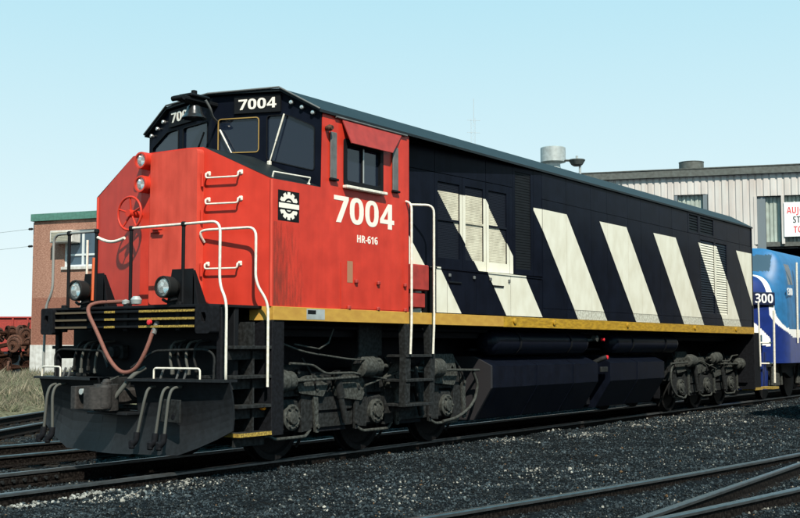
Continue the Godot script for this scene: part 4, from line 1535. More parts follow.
	tube(st, [v3(1.2, 2.88, -0.62), v3(1.2, 2.88, -1.43), v3(1.2, 2.15, -1.43), v3(1.2, 1.97, -1.56), v3(1.2, 1.10, -1.58)], 0.0165, 8, 0.13)
	part(L, "handrail", st, mk("rail_grey", lin(0.22, 0.23, 0.22), 0.6))
	for s in [1.0, -1.0]:
		st = ST()
		var rr: Array = [v3(1.775, 2.72, 0.66 * s), v3(1.70, 2.80, 0.66 * s), v3(1.70, 2.86, 0.68 * s), v3(1.79, 2.86, 1.48 * s), v3(1.79, 2.20, 1.48 * s), v3(1.88, 1.97, 1.60 * s), v3(1.88, 0.98, 1.60 * s)]
		if s < 0: rr = rr.slice(3)
		tube(st, rr, 0.0165, 8, 0.12)
		part(L, "handrail", st, M.rail_white)
	for z in [-1.13, -0.62, 0.0, 0.88]:
		st = ST()
		tube(st, [v3(1.2, 1.90, z), v3(1.2, 2.88, z)], 0.021, 8)
		box(st, v3(1.2, 2.88, z), v3(0.06, 0.06, 0.06), 0.015)
		box(st, v3(1.15, 1.80, z), v3(0.06, 0.34, 0.08), 0.01)
		part(L, "handrail_post", st, M.black_flat)
	st = ST()
	var ch: Array = []
	for i in 9:
		var t := i / 8.0
		ch.append(v3(1.2, 2.80 - 0.05 * sin(t * PI) - 0.03 * t, lerpf(-0.6, -0.12, t)))
	tube(st, ch, 0.02, 7)
	part(L, "gate_bar", st, M.rail_white)
	st = ST()
	tube(st, [v3(1.19, 2.02, -0.66), v3(1.185, 2.55, -0.64)], 0.024, 7)
	part(L, "marker_flag", st, mk("orange_flag", lin(0.55, 0.10, 0.03), 0.6))
	# brown cable hanging in a loop
	st = ST()
	tube(st, [v3(1.28, 2.0, -0.20), v3(1.16, 1.99, -0.62), v3(1.0, 1.9, -0.55), v3(0.98, 1.62, -0.32), v3(0.97, 1.30, -0.10), v3(0.96, 1.13, 0.13), v3(0.97, 1.17, 0.36), v3(1.0, 1.40, 0.50), v3(1.07, 1.64, 0.54)], 0.025, 9, 0.16)
	var cb := part(L, "jumper_cable", st, M.hose_brown)
	st = ST()
	tube(st, [v3(1.07, 1.60, 0.54), v3(1.13, 1.74, 0.55)], 0.036, 9)
	part(cb, "plug", st, M.grey_paint)
	st = ST()
	lathe(st, [[0, 0], [0.03, 0], [0.03, 0.03], [0, 0.035]], v3(1.06, 1.735, 0.50), -X, 10)
	part(L, "valve_knob", st, M.red_knob)
	# glad hands and small lamps on the platform
	st = ST()
	lathe(st, [[0, 0], [0.06, 0.01], [0.07, 0.06], [0.04, 0.1], [0, 0.1]], v3(1.15, 1.95, 0.16), Y, 12)
	lathe(st, [[0, 0], [0.045, 0.01], [0.05, 0.05], [0, 0.07]], v3(1.15, 1.95, -0.02), Y, 12)
	part(L, "hose_connector", st, M.galvanised)
	for s in [1.0, -1.0]:
		for k in 4:
			st = ST()
			var z: float = (0.62 + 0.13 * k) * s
			tube(st, [v3(1.52, 1.52, z), v3(1.30, 1.50, z), v3(1.24, 1.32, z + 0.02 * s), v3(1.26, 1.16 + 0.03 * (k % 2), z + 0.05 * s)], 0.017, 7, 0.09)
			box(st, v3(1.26, 1.15 + 0.03 * (k % 2), z + 0.05 * s), v3(0.05, 0.07, 0.04), 0.012)
			part(L, "control_hose", st, M.rubber_black if k % 2 else M.rubber)
	st = ST()
	box(st, v3(1.46, 1.38, -0.45), v3(0.12, 0.18, 0.2), 0.02)
	lathe(st, [[0, 0.1], [0.07, 0.1], [0.08, 0.0]], v3(1.40, 1.38, -0.45), -X, 12)
	part(L, "cable_receptacle", st, M.iron)
	st = ST()
	box(st, v3(1.46, 1.42, 0.62), v3(0.12, 0.18, 0.2), 0.02)
	lathe(st, [[0, 0.1], [0.07, 0.1], [0.08, 0.0]], v3(1.40, 1.42, 0.62), -X, 12)
	part(L, "cable_receptacle", st, M.iron)
	# uncoupling lever across the end
	for s in [1.0, -1.0]:
		st = ST()
		tube(st, [v3(1.22, 1.02, 1.36 * s), v3(1.22, 1.36, 1.38 * s), v3(1.20, 1.42, 1.26 * s), v3(1.18, 1.40, 0.45 * s), v3(1.05, 1.2, 0.2 * s)], 0.015, 6, 0.08)
		part(L, "uncoupling_lever", st, M.iron)
	# plow
	var wing := func(s: float) -> void:
		var rows: Array = []
		# columns across the blade, rows up it; the foot stands forward of the hollowed middle
		var zc := [0.0, 0.3, 0.62, 0.95, 1.2, 1.45, 1.62]
		var lo := [0.2, 0.2, 0.205, 0.21, 0.30, 0.41, 0.50]
		st = ST()
		for zi in zc.size():
			var col: Array = []
			for j in 9:
				var t := j / 8.0
				var z: float = zc[zi]
				var top := 1.08
				if z < 0.32: top = 0.66
				var y: float = lerpf(lo[zi], top, t)
				var hollow := 0.10 * sin(clampf((y - 0.2) / 0.9, 0, 1) * PI)
				var xx := 0.93 + z * 0.15 + hollow + (0.05 if y > 0.98 else 0.0) * 0.0
				var zz := z + (0.03 * (y - 0.5) if z > 1.5 else 0.0)
				col.append(v3(xx, y, zz * s))
			rows.append(col)
		for i in zc.size() - 1:
			for j in 8:
				var b0: Array = rows[i]; var b1: Array = rows[i + 1]
				# the step from the coupler opening is a straight edge
				var q00: Vector3 = b0[j]; var q01: Vector3 = b0[j + 1]; var q10: Vector3 = b1[j]; var q11: Vector3 = b1[j + 1]
				if i == 1:
					var f := func(z: float, y: float) -> Vector3: return v3(0.93 + absf(z) * 0.15 + 0.10 * sin(clampf((y - 0.2) / 0.9, 0, 1) * PI), y, z)
					q00 = f.call(0.3 * s, q10.y); q01 = f.call(0.3 * s, q11.y)
				Q(st, q00, q10, q11, q01, v3(-1, 0.0, 0.0))
				var bk := v3(0.025, 0, 0)
				Q(st, q00 + bk, q10 + bk, q11 + bk, q01 + bk, v3(1, 0, 0))
				if i == zc.size() - 2: Q(st, q10, q11, q11 + bk, q10 + bk, v3(0, 0, s))
				if j == 0: Q(st, q00, q10, q10 + bk, q00 + bk, v3(0, -1, 0))
				if i == 1: Q(st, q00, q01, q01 + bk, q00 + bk, v3(0, 0, -s))
		# top shelf of the wing
		var p0 := v3(0.86, 1.08, 0.3 * s); var p1 := v3(1.10, 1.08, 1.64 * s)
		Q(st, p0, p1, v3(1.34, 1.08, 1.62 * s), v3(1.34, 1.08, 0.3 * s), Y)
		Q(st, p0 - Y * 0.03, p1 - Y * 0.03, v3(1.34, 1.05, 1.62 * s), v3(1.34, 1.05, 0.3 * s), -Y)
		Q(st, p0, p1, p1 - Y * 0.03, p0 - Y * 0.03, -X)
		Q(st, p1, v3(1.34, 1.08, 1.62 * s), v3(1.34, 1.05, 1.62 * s), p1 - Y * 0.03, Z * s)
		part(L, "plow_wing", st, M.plow)
	wing.call(1.0)
	wing.call(-1.0)
	# shelf under the coupler
	st = ST()
	mm(st, 0.86, 0.655, -0.34, 1.34, 0.685, 0.34, 0.005)
	part(L, "plow_shelf", st, M.plow)
	st = ST()
	box(st, v3(0.985, 0.72, 0.92), v3(0.025, 0.26, 0.40), 0.006, Basis(Y, -0.15))
	var sp := part(L, "plow_plate", st, M.iron)
	st = ST()
	lathe(st, [[0, 0.03], [0.03, 0.03], [0.035, 0]], v3(0.985, 0.66, 1.0), -X, 8)
	part(sp, "bolt", st, M.iron_dark)
	# small white grab loops on the plow shelf
	for s in [1.0, -1.0]:
		st = ST()
		var z0 := 0.55; var z1 := 1.25
		if s < 0: z0 = 1.1; z1 = 1.5
		tube(st, [v3(1.08, 1.08, z0 * s), v3(1.08, 1.20, z0 * s), v3(1.12, 1.20, z1 * s), v3(1.12, 1.08, z1 * s)], 0.012, 6, 0.04)
		part(L, "step_grab", st, M.rail_white)
	# air hoses hanging over the plow
	for q in [[0.60, 0.50], [0.86, 0.80], [0.98, 0.94], [-1.02, -0.98], [-1.12, -1.14]]:
		st = ST()
		var z: float = q[0]; var z2: float = q[1]
		tube(st, [v3(1.10, 0.99, z), v3(0.95, 0.98, z), v3(0.90, 0.86, z), v3(0.88, 0.43, z2)], 0.018, 8, 0.07)
		var hs := part(L, "air_hose", st, M.rubber)
		st = ST()
		tube(st, [v3(0.88, 0.47, z2), v3(0.87, 0.38, z2), v3(0.85, 0.32, z2 - 0.05)], 0.036, 8, 0.03)
		box(st, v3(0.85, 0.33, z2 - 0.05), v3(0.06, 0.10, 0.07), 0.015)
		part(hs, "glad_hand", st, M.iron_dark)
		st = ST()
		tube(st, [v3(1.14, 1.08, z), v3(1.14, 1.19, z + 0.05)], 0.015, 8)
		part(hs, "angle_cock", st, M.grey_paint)
	# coupler
	mk("coupler_iron", lin(0.036, 0.032, 0.031), 0.75, 0, M.iron.albedo_texture, Vector3(1.6, 1.6, 1.6))
	st = ST()
	mm(st, 0.84, 0.77, -0.085, 1.54, 0.96, 0.085, 0.03)
	slab(st, rounded(pv([0.62, -0.05, 0.70, -0.22, 0.86, -0.20, 0.98, -0.08, 0.98, 0.10, 0.90, 0.20, 0.80, 0.17, 0.74, 0.04]), 0.03), v3(0, 1.01, 0), X, -Z, 0.30)
	slab(st, rounded(pv([0.54, 0.17, 0.66, 0.16, 0.86, 0.12, 0.88, 0.24, 0.70, 0.29, 0.55, 0.27]), 0.025), v3(0, 0.99, 0), X, -Z, 0.26)
	lathe(st, [[0, 0], [0.05, 0], [0.055, 0.03], [0.035, 0.06], [0, 0.065]], v3(0.84, 1.01, 0.02), Y, 12)
	var cp := part(L, "coupler", st, M.coupler_iron)
	st = ST()
	lathe(st, [[0, -0.01], [0.05, -0.01], [0.055, 0.0], [0.085, 0.01], [0.09, 0.03], [0.09, 0.25], [0.08, 0.275], [0.04, 0.28], [0.035, 0.31], [0, 0.315]], v3(0.69, 0.73, 0.15), Y, 16)
	slab(st, rounded(pv([0.52, 0.02, 0.60, 0.01, 0.72, -0.10, 0.76, -0.20, 0.64, -0.22, 0.53, -0.10]), 0.03), v3(0, 0.985, 0), X, -Z, 0.25)
	part(cp, "knuckle", st, M.coupler_iron)
	st = ST()
	lathe(st, [[0, -0.02], [0.035, -0.02], [0.035, 0.06], [0, 0.06]], v3(0.62, 0.93, -0.10), -X, 10)
	part(cp, "lock_pin", st, M.galvanised)
	st = ST()
	mm(st, 1.16, 0.70, -0.30, 1.30, 0.755, 0.30, 0.015)
	mm(st, 1.16, 0.70, -0.34, 1.50, 1.08, -0.28, 0.015)
	mm(st, 1.16, 0.70, 0.28, 1.50, 1.08, 0.34, 0.015)
	part(cp, "carrier", st, M.iron)
	st = ST()
	var link: Array = []
	for i in 7: link.append(v3(0.86 + i * 0.06, 1.05 + 0.10 * sin(i / 6.0 * PI / 2), 0.03 + i * 0.02))
	tube(st, link, 0.012, 6)
	part(cp, "lift_chain", st, M.iron_pale)
	# brake pipe hose crossing beside the coupler
	st = ST()
	tube(st, [v3(1.12, 1.20, 0.36), v3(0.95, 1.12, 0.34), v3(0.80, 0.82, 0.16), v3(0.78, 0.75, 0.10)], 0.028, 8, 0.08)
	var bp := part(L, "brake_hose", st, M.rubber)
	st = ST()
	var rg: Array = []
	for i in 13: rg.append(v3(0.80 + sin(TAU * i / 12) * 0.03, 0.80 + cos(TAU * i / 12) * 0.07, 0.04 + sin(TAU * i / 12) * 0.06))
	tube(st, rg, 0.028, 7)
	part(bp, "glad_hand", st, M.iron)
	# near and far corner steps
	for s in [1.0, -1.0]:
		st = ST()
		mm(st, 1.98, 0.40, 0.95 * s, 2.02, 1.765, 1.58 * s, 0.006)
		mm(st, 1.6, 0.95, 0.93 * s, 2.0, 1.9, 0.96 * s)
		mm(st, 1.26, 1.0, 1.36 * s, 1.32, 1.9, 1.44 * s, 0.01)
		mm(st, 2.02, 0.40, 1.50 * s, 2.22, 1.765, 1.565 * s, 0.006)
		var sw := part(L, "stepwell", st, M.iron_dark)
		for q in [[0.44, 1.42, 1.98], [0.76, 1.40, 1.98], [1.10, 1.36, 1.98], [1.44, 1.33, 1.98]]:
			st = ST()
			mm(st, q[1], q[0] - 0.02, 0.96 * s, q[2], q[0] + 0.02, 1.58 * s, 0.005)
			mm(st, q[1] + 0.02, q[0] - 0.14, 1.45 * s, q[2], q[0] - 0.02, 1.47 * s)
			mm(st, q[2] - 0.25, q[0] + 0.02, 0.96 * s, q[2] - 0.22, q[0] + 0.30, 1.5 * s)
			var tr := part(sw, "step", st, M.iron)
			if q[0] < 0.5:
				st = ST()
				mm(st, q[1] - 0.006, q[0] - 0.022, 0.98 * s, q[1], q[0] + 0.022, 1.58 * s)
				mm(st, q[1], q[0] - 0.022, 1.58 * s, q[2], q[0] + 0.022, 1.587 * s)
				part(L, "step_edge", st, M.yellow_worn)
	st = ST()
	lathe(st, [[0.035, 0], [0.04, 0.02], [0.035, 0.05], [0.0, 0.06]], v3(1.92, 0.74, 1.47), Z, 12)
	part(L, "step_light", st, M.amber)

func loco_under() -> void:
	var st := ST()
	mm(st, 1.6, 1.15, -0.55, 20.4, 1.765, 0.55)
	mm(st, 1.6, 1.58, -1.1, 20.4, 1.76, 1.1)
	mm(st, 15.4, 0.75, -0.5, 20.4, 1.5, 0.5)
	mm(st, 2.2, 0.75, -0.5, 7.2, 1.5, 0.5)
	part(L, "underframe", st, M.iron_dark)
	# ladder behind the cab
	for x in [4.83, 5.46]:
		st = ST()
		slab(st, pv([x - 0.05, 0.62, x + 0.07, 0.62, x + 0.10, 1.30, x + 0.06, 1.765, x - 0.06, 1.765, x - 0.03, 1.30]), v3(0, 0, 1.58), X, Y, 0.10)
		part(L, "ladder_stringer", st, M.iron)
	for y in [0.64, 0.98, 1.32]:
		st = ST()
		mm(st, 4.80, y - 0.02, 1.22, 5.50, y + 0.02, 1.60, 0.006)
		mm(st, 4.85, y - 0.10, 1.28, 5.45, y - 0.02, 1.30)
		part(L, "ladder_step", st, M.iron)
	# hanging plates and bracket under the cab
	st = ST()
	mm(st, 4.18, 1.32, 1.2, 4.72, 1.765, 1.24, 0.01)
	slab(st, pv([4.1, 1.22, 4.5, 1.18, 4.62, 1.34, 4.15, 1.34]), v3(0, 0, 1.25), X, Y, 0.05)
	part(L, "hanger_plate", st, M.iron)
	st = ST()
	tube(st, [v3(2.7, 1.48, 1.32), v3(3.15, 1.42, 1.36), v3(3.35, 1.50, 1.36), v3(3.45, 1.68, 1.36)], 0.012, 6)
	tube(st, [v3(2.2, 1.56, 1.3), v3(2.9, 1.38, 1.32), v3(3.9, 1.28, 1.3), v3(4.6, 1.26, 1.3)], 0.014, 6, 0.2)
	part(L, "air_pipe", st, M.iron_pale)
	st = ST()
	tube(st, [v3(2.1, 1.70, 1.2), v3(20.2, 1.70, 1.2)], 0.03, 8)
	tube(st, [v3(7.4, 1.40, 1.05), v3(16.0, 1.40, 1.05)], 0.022, 8)
	part(L, "air_pipe", st, M.iron_dark)
	# fuel tank: octagonal section
	st = ST()
	var sec := pv([-1.12, 1.28, 1.12, 1.28, 1.42, 1.14, 1.42, 0.80, 1.10, 0.30, -1.10, 0.30, -1.42, 0.80, -1.42, 1.14])
	slab(st, sec, v3(7.45, 0, 0), Z, Y, 4.0)
	var ft := part(L, "fuel_tank", st, M.tank)
	st = ST()
	slab(st, Geometry2D.offset_polygon(sec, 0.012)[0], v3(7.42, 0, 0), Z, Y, 0.05)
	part(ft, "end_plate", st, mk("tank_end", lin(0.013, 0.012, 0.015), 0.7))
	st = ST()
	slab(st, sec, v3(12.0, 0, 0), Z, Y, 2.75)
	slab(st, Geometry2D.offset_polygon(sec, 0.012)[0], v3(11.97, 0, 0), Z, Y, 0.05)
	part(L, "fuel_tank", st, M.tank)
	st = ST()
	mm(st, 11.45, 0.35, -1.0, 12.0, 1.2, 1.0)
	part(L, "tank_link", st, M.iron_dark)
	for x in [9.0, 10.4, 13.3]:
		st = ST()
		slab(st, Geometry2D.offset_polygon(sec, 0.008)[0], v3(x, 0, 0), Z, Y, 0.04)
		part(ft, "strap", st, M.tank)
	# filler and gauges between the tanks
	st = ST()
	tube(st, [v3(11.62, 1.12, 1.2), v3(11.66, 1.22, 1.40), v3(11.72, 1.25, 1.47)], 0.045, 10, 0.05)
	box(st, v3(11.75, 1.02, 1.40), v3(0.28, 0.10, 0.05), 0.01)
	var fl := part(L, "fuel_filler", st, M.iron)
	st = ST()
	lathe(st, [[0, 0], [0.038, 0], [0.038, 0.04], [0, 0.05]], v3(11.72, 1.25, 1.46), Z, 12)
	part(fl, "cap", st, M.red_knob)
	st = ST()
	lathe(st, [[0, 0], [0.03, 0], [0.03, 0.06], [0, 0.07]], v3(11.66, 1.58, 1.40), Z, 10)
	part(L, "emergency_button", st, M.red_knob)
	st = ST()
	tube(st, [v3(11.1, 1.56, 1.36), v3(11.45, 1.58, 1.36), v3(11.45, 1.66, 1.36)], 0.03, 8)
	lathe(st, [[0, 0], [0.06, 0], [0.06, 0.1], [0, 0.1]], v3(11.35, 1.6, 1.36), Z, 10)
	part(L, "pipe_valve", st, M.iron_pale)
	# air reservoirs
	for q in [[7.55, 11.25], [12.25, 15.8]]:
		st = ST()
		var r := 0.205; var n: float = q[1] - q[0]
		lathe(st, [[0, 0], [0.09, 0.02], [0.155, 0.07], [0.192, 0.14], [r, 0.22], [r, n - 0.22], [0.192, n - 0.14], [0.155, n - 0.07], [0.09, n - 0.02], [0, n]], v3(q[0], 1.515, 1.20), X, 22)
		var ar := part(L, "air_reservoir", st, M.tank)
		for x in [q[0] + 0.9, q[1] - 0.9]:
			st = ST()
			lathe(st, [[r + 0.004, 0], [r + 0.012, 0], [r + 0.012, 0.05], [r + 0.004, 0.05]], v3(x, 1.515, 1.20), X, 22)
			part(ar, "strap", st, M.iron_dark)
	# rear steps and grab
	st = ST()
	mm(st, 20.46, 0.38, 1.0, 20.50, 1.76, 1.55, 0.005)
	mm(st, 20.50, 0.38, 1.48, 21.05, 1.76, 1.52, 0.005)
	mm(st, 20.46, 1.76, -1.5, 21.1, 1.80, 1.5)
	mm(st, 20.40, 0.55, -1.4, 20.455, 1.755, 1.38)
	part(L, "rear_stepwell", st, M.iron_dark)
	st = ST()
	mm(st, 20.5, 0.36, 1.2, 21.05, 0.42, 1.56)
	part(L, "step_edge", st, M.yellow_worn)
	st = ST()
	tube(st, [v3(20.85, 2.6, 1.56), v3(20.85, 0.95, 1.58)], 0.022, 8)
	part(L, "grab_post", st, M.rail_white)
	st = ST()
	mm(st, 21.0, 0.74, -0.12, 21.75, 1.0, 0.12, 0.03)
	part(L, "coupler", st, M.iron)

func loco_truck(cx: float, axles: Array, dr: float) -> void:
	var st := ST()
	# side frames: a top beam with pedestal legs beside each axle
	var beam := pv([-2.38, 0.70, -2.15, 0.72, -2.0, 0.82, -1.55, 0.82, -1.3, 0.62, -0.55, 0.62, -0.35, 0.82, 0.35, 0.82, 0.55, 0.62, 1.3, 0.62, 1.55, 0.82, 2.0, 0.82, 2.15, 0.72, 2.38, 0.70, 2.38, 1.02, 2.1, 1.16, 1.3, 1.12, 0.9, 1.07, -0.9, 1.07, -1.3, 1.12, -2.1, 1.16, -2.38, 1.02])
	for s in [1.0, -1.0]:
		slab(st, beam, v3(cx, 0, 1.10 if s > 0 else -1.0), X, Y, 0.12)
	mm(st, cx - 1.2, 0.62, -1.0, cx - 0.9, 0.95, 1.0)
	mm(st, cx + 0.9, 0.62, -1.0, cx + 1.2, 0.95, 1.0)
	var tr := part(L, "truck", st, M.iron)
	for ax in axles:
		for s in [1.0, -1.0]:
			# pedestal legs
			for e in [-1.0, 1.0]:
				st = ST()
				slab(st, pv([ax - cx + e * 0.20, 0.92, ax - cx + e * 0.54, 0.80, ax - cx + e * 0.42, 0.38, ax - cx + e * 0.22, 0.36]), v3(cx, 0, 1.12 if s > 0 else -1.0), X, Y, 0.12)
				part(tr, "pedestal", st, M.iron)
			st = ST()
			lathe(st, [[0, -0.075], [0.10, -0.075], [0.12, -0.04], [0.40, -0.03], [0.43, -0.06], [0.535, -0.06], [0.535, -0.035], [0.508, -0.03], [0.50, 0.07], [0.43, 0.07], [0.40, 0.03], [0.12, 0.045], [0.10, 0.09], [0, 0.09]], v3(ax, 0.508, 0.78 * s), Z * s, 28)
			part(tr, "wheel", st, M.wheel_steel)
			# axle box with cap and bolts
			st = ST()
			mm(st, ax - 0.19, 0.38, 0.98 * s, ax + 0.19, 0.78, 1.10 * s, 0.03)
			part(tr, "axle_box", st, M.iron)
			st = ST()
			var co := v3(ax, 0.56, 1.10 * s)
			lathe(st, [[0.165, -0.02], [0.165, 0.05], [0.14, 0.065], [0.11, 0.05], [0.095, 0.05], [0.085, 0.085], [0.0, 0.095]], co, Z * s, 22)
			for k in 6:
				var a := TAU * k / 6
				lathe(st, [[0.018, 0.06], [0.018, 0.085], [0, 0.085]], co + v3(cos(a), sin(a), 0) * 0.125, Z * s, 6)
			part(tr, "bearing_cap", st, M.iron_pale)
			if s < 0: continue
			# tie bar under the pedestals
			st = ST()
			tube(st, [v3(ax - 0.42, 0.36, 1.10), v3(ax - 0.3, 0.30, 1.12), v3(ax + 0.3, 0.30, 1.12), v3(ax + 0.42, 0.38, 1.10)], 0.022, 7, 0.05)
			part(tr, "tie_bar", st, M.iron_pale)
			# brake shoe and hanger
			for e in [-1.0, 1.0]:
				st = ST()
				slab(st, rounded(pv([0.535 * e, 0.32, 0.62 * e, 0.30, 0.64 * e, 0.76, 0.52 * e, 0.72]), 0.02), v3(ax, 0, 0.86), X, Y, 0.12)
				part(tr, "brake_shoe", st, M.iron_dark)
	for ax in axles:
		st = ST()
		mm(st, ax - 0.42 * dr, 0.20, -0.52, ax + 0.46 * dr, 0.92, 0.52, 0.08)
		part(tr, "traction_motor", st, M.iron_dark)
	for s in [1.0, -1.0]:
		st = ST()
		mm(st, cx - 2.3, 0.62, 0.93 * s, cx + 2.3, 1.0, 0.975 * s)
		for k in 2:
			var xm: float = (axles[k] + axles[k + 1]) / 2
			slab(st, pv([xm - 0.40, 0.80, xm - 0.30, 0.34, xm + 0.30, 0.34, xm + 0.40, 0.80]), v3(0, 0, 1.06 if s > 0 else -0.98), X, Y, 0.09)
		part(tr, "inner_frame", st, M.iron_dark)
	for ax in axles:
		st = ST()
		lathe(st, [[0, -1.0], [0.09, -1.0], [0.09, 1.0], [0, 1.0]], v3(ax, 0.508, 0), Z, 12)
		part(tr, "axle", st, M.iron_dark)
	# brake cylinders
	for q in [[-2.42, 1.02, 1.0], [1.55, 1.13, -1.0], [-0.55, 1.18, 1.0]]:
		st = ST()
		var x: float = cx + q[0] * dr
		lathe(st, [[0, 0], [0.10, 0], [0.145, 0.03], [0.15, 0.30], [0.125, 0.34], [0.125, 0.46], [0.07, 0.50], [0.03, 0.50], [0.03, 0.72], [0, 0.72]], v3(x, q[1], 1.20), X * q[2] * dr, 18)
		part(tr, "brake_cylinder", st, M.iron_pale)
	# lever plates, lit patches of the frame
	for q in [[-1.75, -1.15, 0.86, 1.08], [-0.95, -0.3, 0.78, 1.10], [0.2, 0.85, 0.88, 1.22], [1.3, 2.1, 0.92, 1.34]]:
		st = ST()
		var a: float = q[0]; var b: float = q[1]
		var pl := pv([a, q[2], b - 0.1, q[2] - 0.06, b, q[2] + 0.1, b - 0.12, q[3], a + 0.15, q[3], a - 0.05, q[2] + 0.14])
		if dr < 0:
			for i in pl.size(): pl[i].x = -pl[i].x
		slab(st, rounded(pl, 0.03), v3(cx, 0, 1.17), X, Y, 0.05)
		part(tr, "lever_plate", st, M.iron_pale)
	# blocks, ribs, levers and hoses that crowd the frame
	for k in 2:
		st = ST()
		slab(st, rounded(pv([axles[k] + 0.24, 0.40, axles[k + 1] - 0.24, 0.40, axles[k + 1] - 0.30, 0.58, axles[k] + 0.30, 0.58]), 0.03), v3(0, 0, 1.09), X, Y, 0.06)
		part(tr, "equalizer_beam", st, M.iron)
	for ax in axles:
		st = ST()
		mm(st, ax - 0.22, 1.03, 0.88, ax + 0.20, 1.22, 1.12, 0.025)
		lathe(st, [[0, 0.05], [0.03, 0.05], [0.035, 0]], v3(ax - 0.13, 1.13, 1.12), Z, 6)
		lathe(st, [[0, 0.05], [0.03, 0.05], [0.035, 0]], v3(ax + 0.11, 1.13, 1.12), Z, 6)
		part(tr, "frame_block", st, M.iron)
		for e in [-1.0, 1.0]:
			st = ST()
			slab(st, rounded(pv([ax + e * 0.50 - 0.035, 0.34, ax + e * 0.50 + 0.035, 0.34, ax + e * 0.46 + 0.05, 0.98, ax + e * 0.46 - 0.05, 0.98]), 0.015), v3(0, 0, 1.155), X, Y, 0.03)
			lathe(st, [[0, 0.03], [0.028, 0.03], [0.03, 0]], v3(ax + e * 0.47, 0.90, 1.155), Z, 8)
			lathe(st, [[0, 0.03], [0.028, 0.03], [0.03, 0]], v3(ax + e * 0.50, 0.42, 1.155), Z, 8)
			part(tr, "brake_lever", st, M.iron if e < 0 else M.iron_pale)
		st = ST()
		tube(st, [v3(ax + 0.30 * dr, 1.30, 1.05), v3(ax + 0.42 * dr, 1.0, 1.2), v3(ax + 0.56 * dr, 0.5, 1.0), v3(ax + 0.50 * dr, 0.14, 0.80)], 0.02, 7, 0.15)
		part(tr, "sand_hose", st, M.rubber_black)
	for k in 13:
		st = ST()
		box(st, v3(cx - 2.1 + k * 0.35, 0.94, 1.112), v3(0.035, 0.16, 0.03), 0.006)
		part(tr, "frame_rib", st, M.iron)
	# rods and pipes
	st = ST()
	tube(st, [v3(cx - 2.0 * dr, 1.24, 1.22), v3(cx - 1.55 * dr, 1.22, 1.22), v3(cx - 1.3 * dr, 1.10, 1.24), v3(cx - 0.7 * dr, 1.10, 1.24), v3(cx + 0.1 * dr, 1.0, 1.22)], 0.018, 7, 0.08)
	tube(st, [v3(cx - 1.9 * dr, 1.02, 1.25), v3(cx - 0.6 * dr, 1.04, 1.25)], 0.02, 7)
	tube(st, [v3(cx - 0.4 * dr, 0.92, 1.22), v3(cx + 0.6 * dr, 1.12, 1.2), v3(cx + 1.2 * dr, 1.06, 1.22)], 0.016, 7, 0.1)
	tube(st, [v3(cx + 1.6 * dr, 1.10, 1.26), v3(cx + 2.6 * dr, 1.08, 1.26)], 0.022, 7)
	part(tr, "brake_rod", st, M.iron_pale)
	st = ST()
	tube(st, [v3(cx + 2.45 * dr, 1.06, 1.24), v3(cx + 2.62 * dr, 0.85, 1.24), v3(cx + 2.5 * dr, 0.55, 1.22), v3(cx + 2.1 * dr, 0.36, 1.18), v3(cx + 1.7 * dr, 0.32, 1.15)], 0.024, 8, 0.2)
	part(tr, "sand_pipe", st, M.iron_pale)
	for x in [-1.0, 0.85]:
		st = ST()
		tube(st, [v3(cx + x, 1.05, 1.18), v3(cx + x + 0.22, 0.45, 1.18)], 0.045, 10)
		tube(st, [v3(cx + x, 1.12, 1.18), v3(cx + x + 0.11, 0.78, 1.18)], 0.06, 10)
		part(tr, "damper", st, M.iron)

# ---------------------------------------------------------------- the blue streamlined locomotive behind
func blue_top(x: float) -> float:
	var nose := 3.44 - 0.75 * pow(clampf((23.2 - x) / 1.15, 0, 1), 2.2)
	var t := smoothstep(0.0, 1.0, clampf((x - 23.16) / 0.56, 0, 1))
	return lerpf(nose, 4.20, t)

func blue_half(x: float) -> float:
	var t := clampf((x - 22.05) / 1.75, 0, 1)
	return 1.52 * pow(1.0 - pow(1.0 - t, 1.6), 0.62)

func blue_point(x: float, v: float) -> Vector3:
	var w := maxf(blue_half(x), 0.02); var top := blue_top(x)
	var lowy := 1.0 + 0.35 * pow(clampf((22.6 - x) / 0.6, 0, 1), 2.0)
	var a := v * PI / 2
	var e := 0.42
	return Vector3(x, lowy + (top - lowy) * pow(sin(a), e), w * pow(cos(a), 0.34))

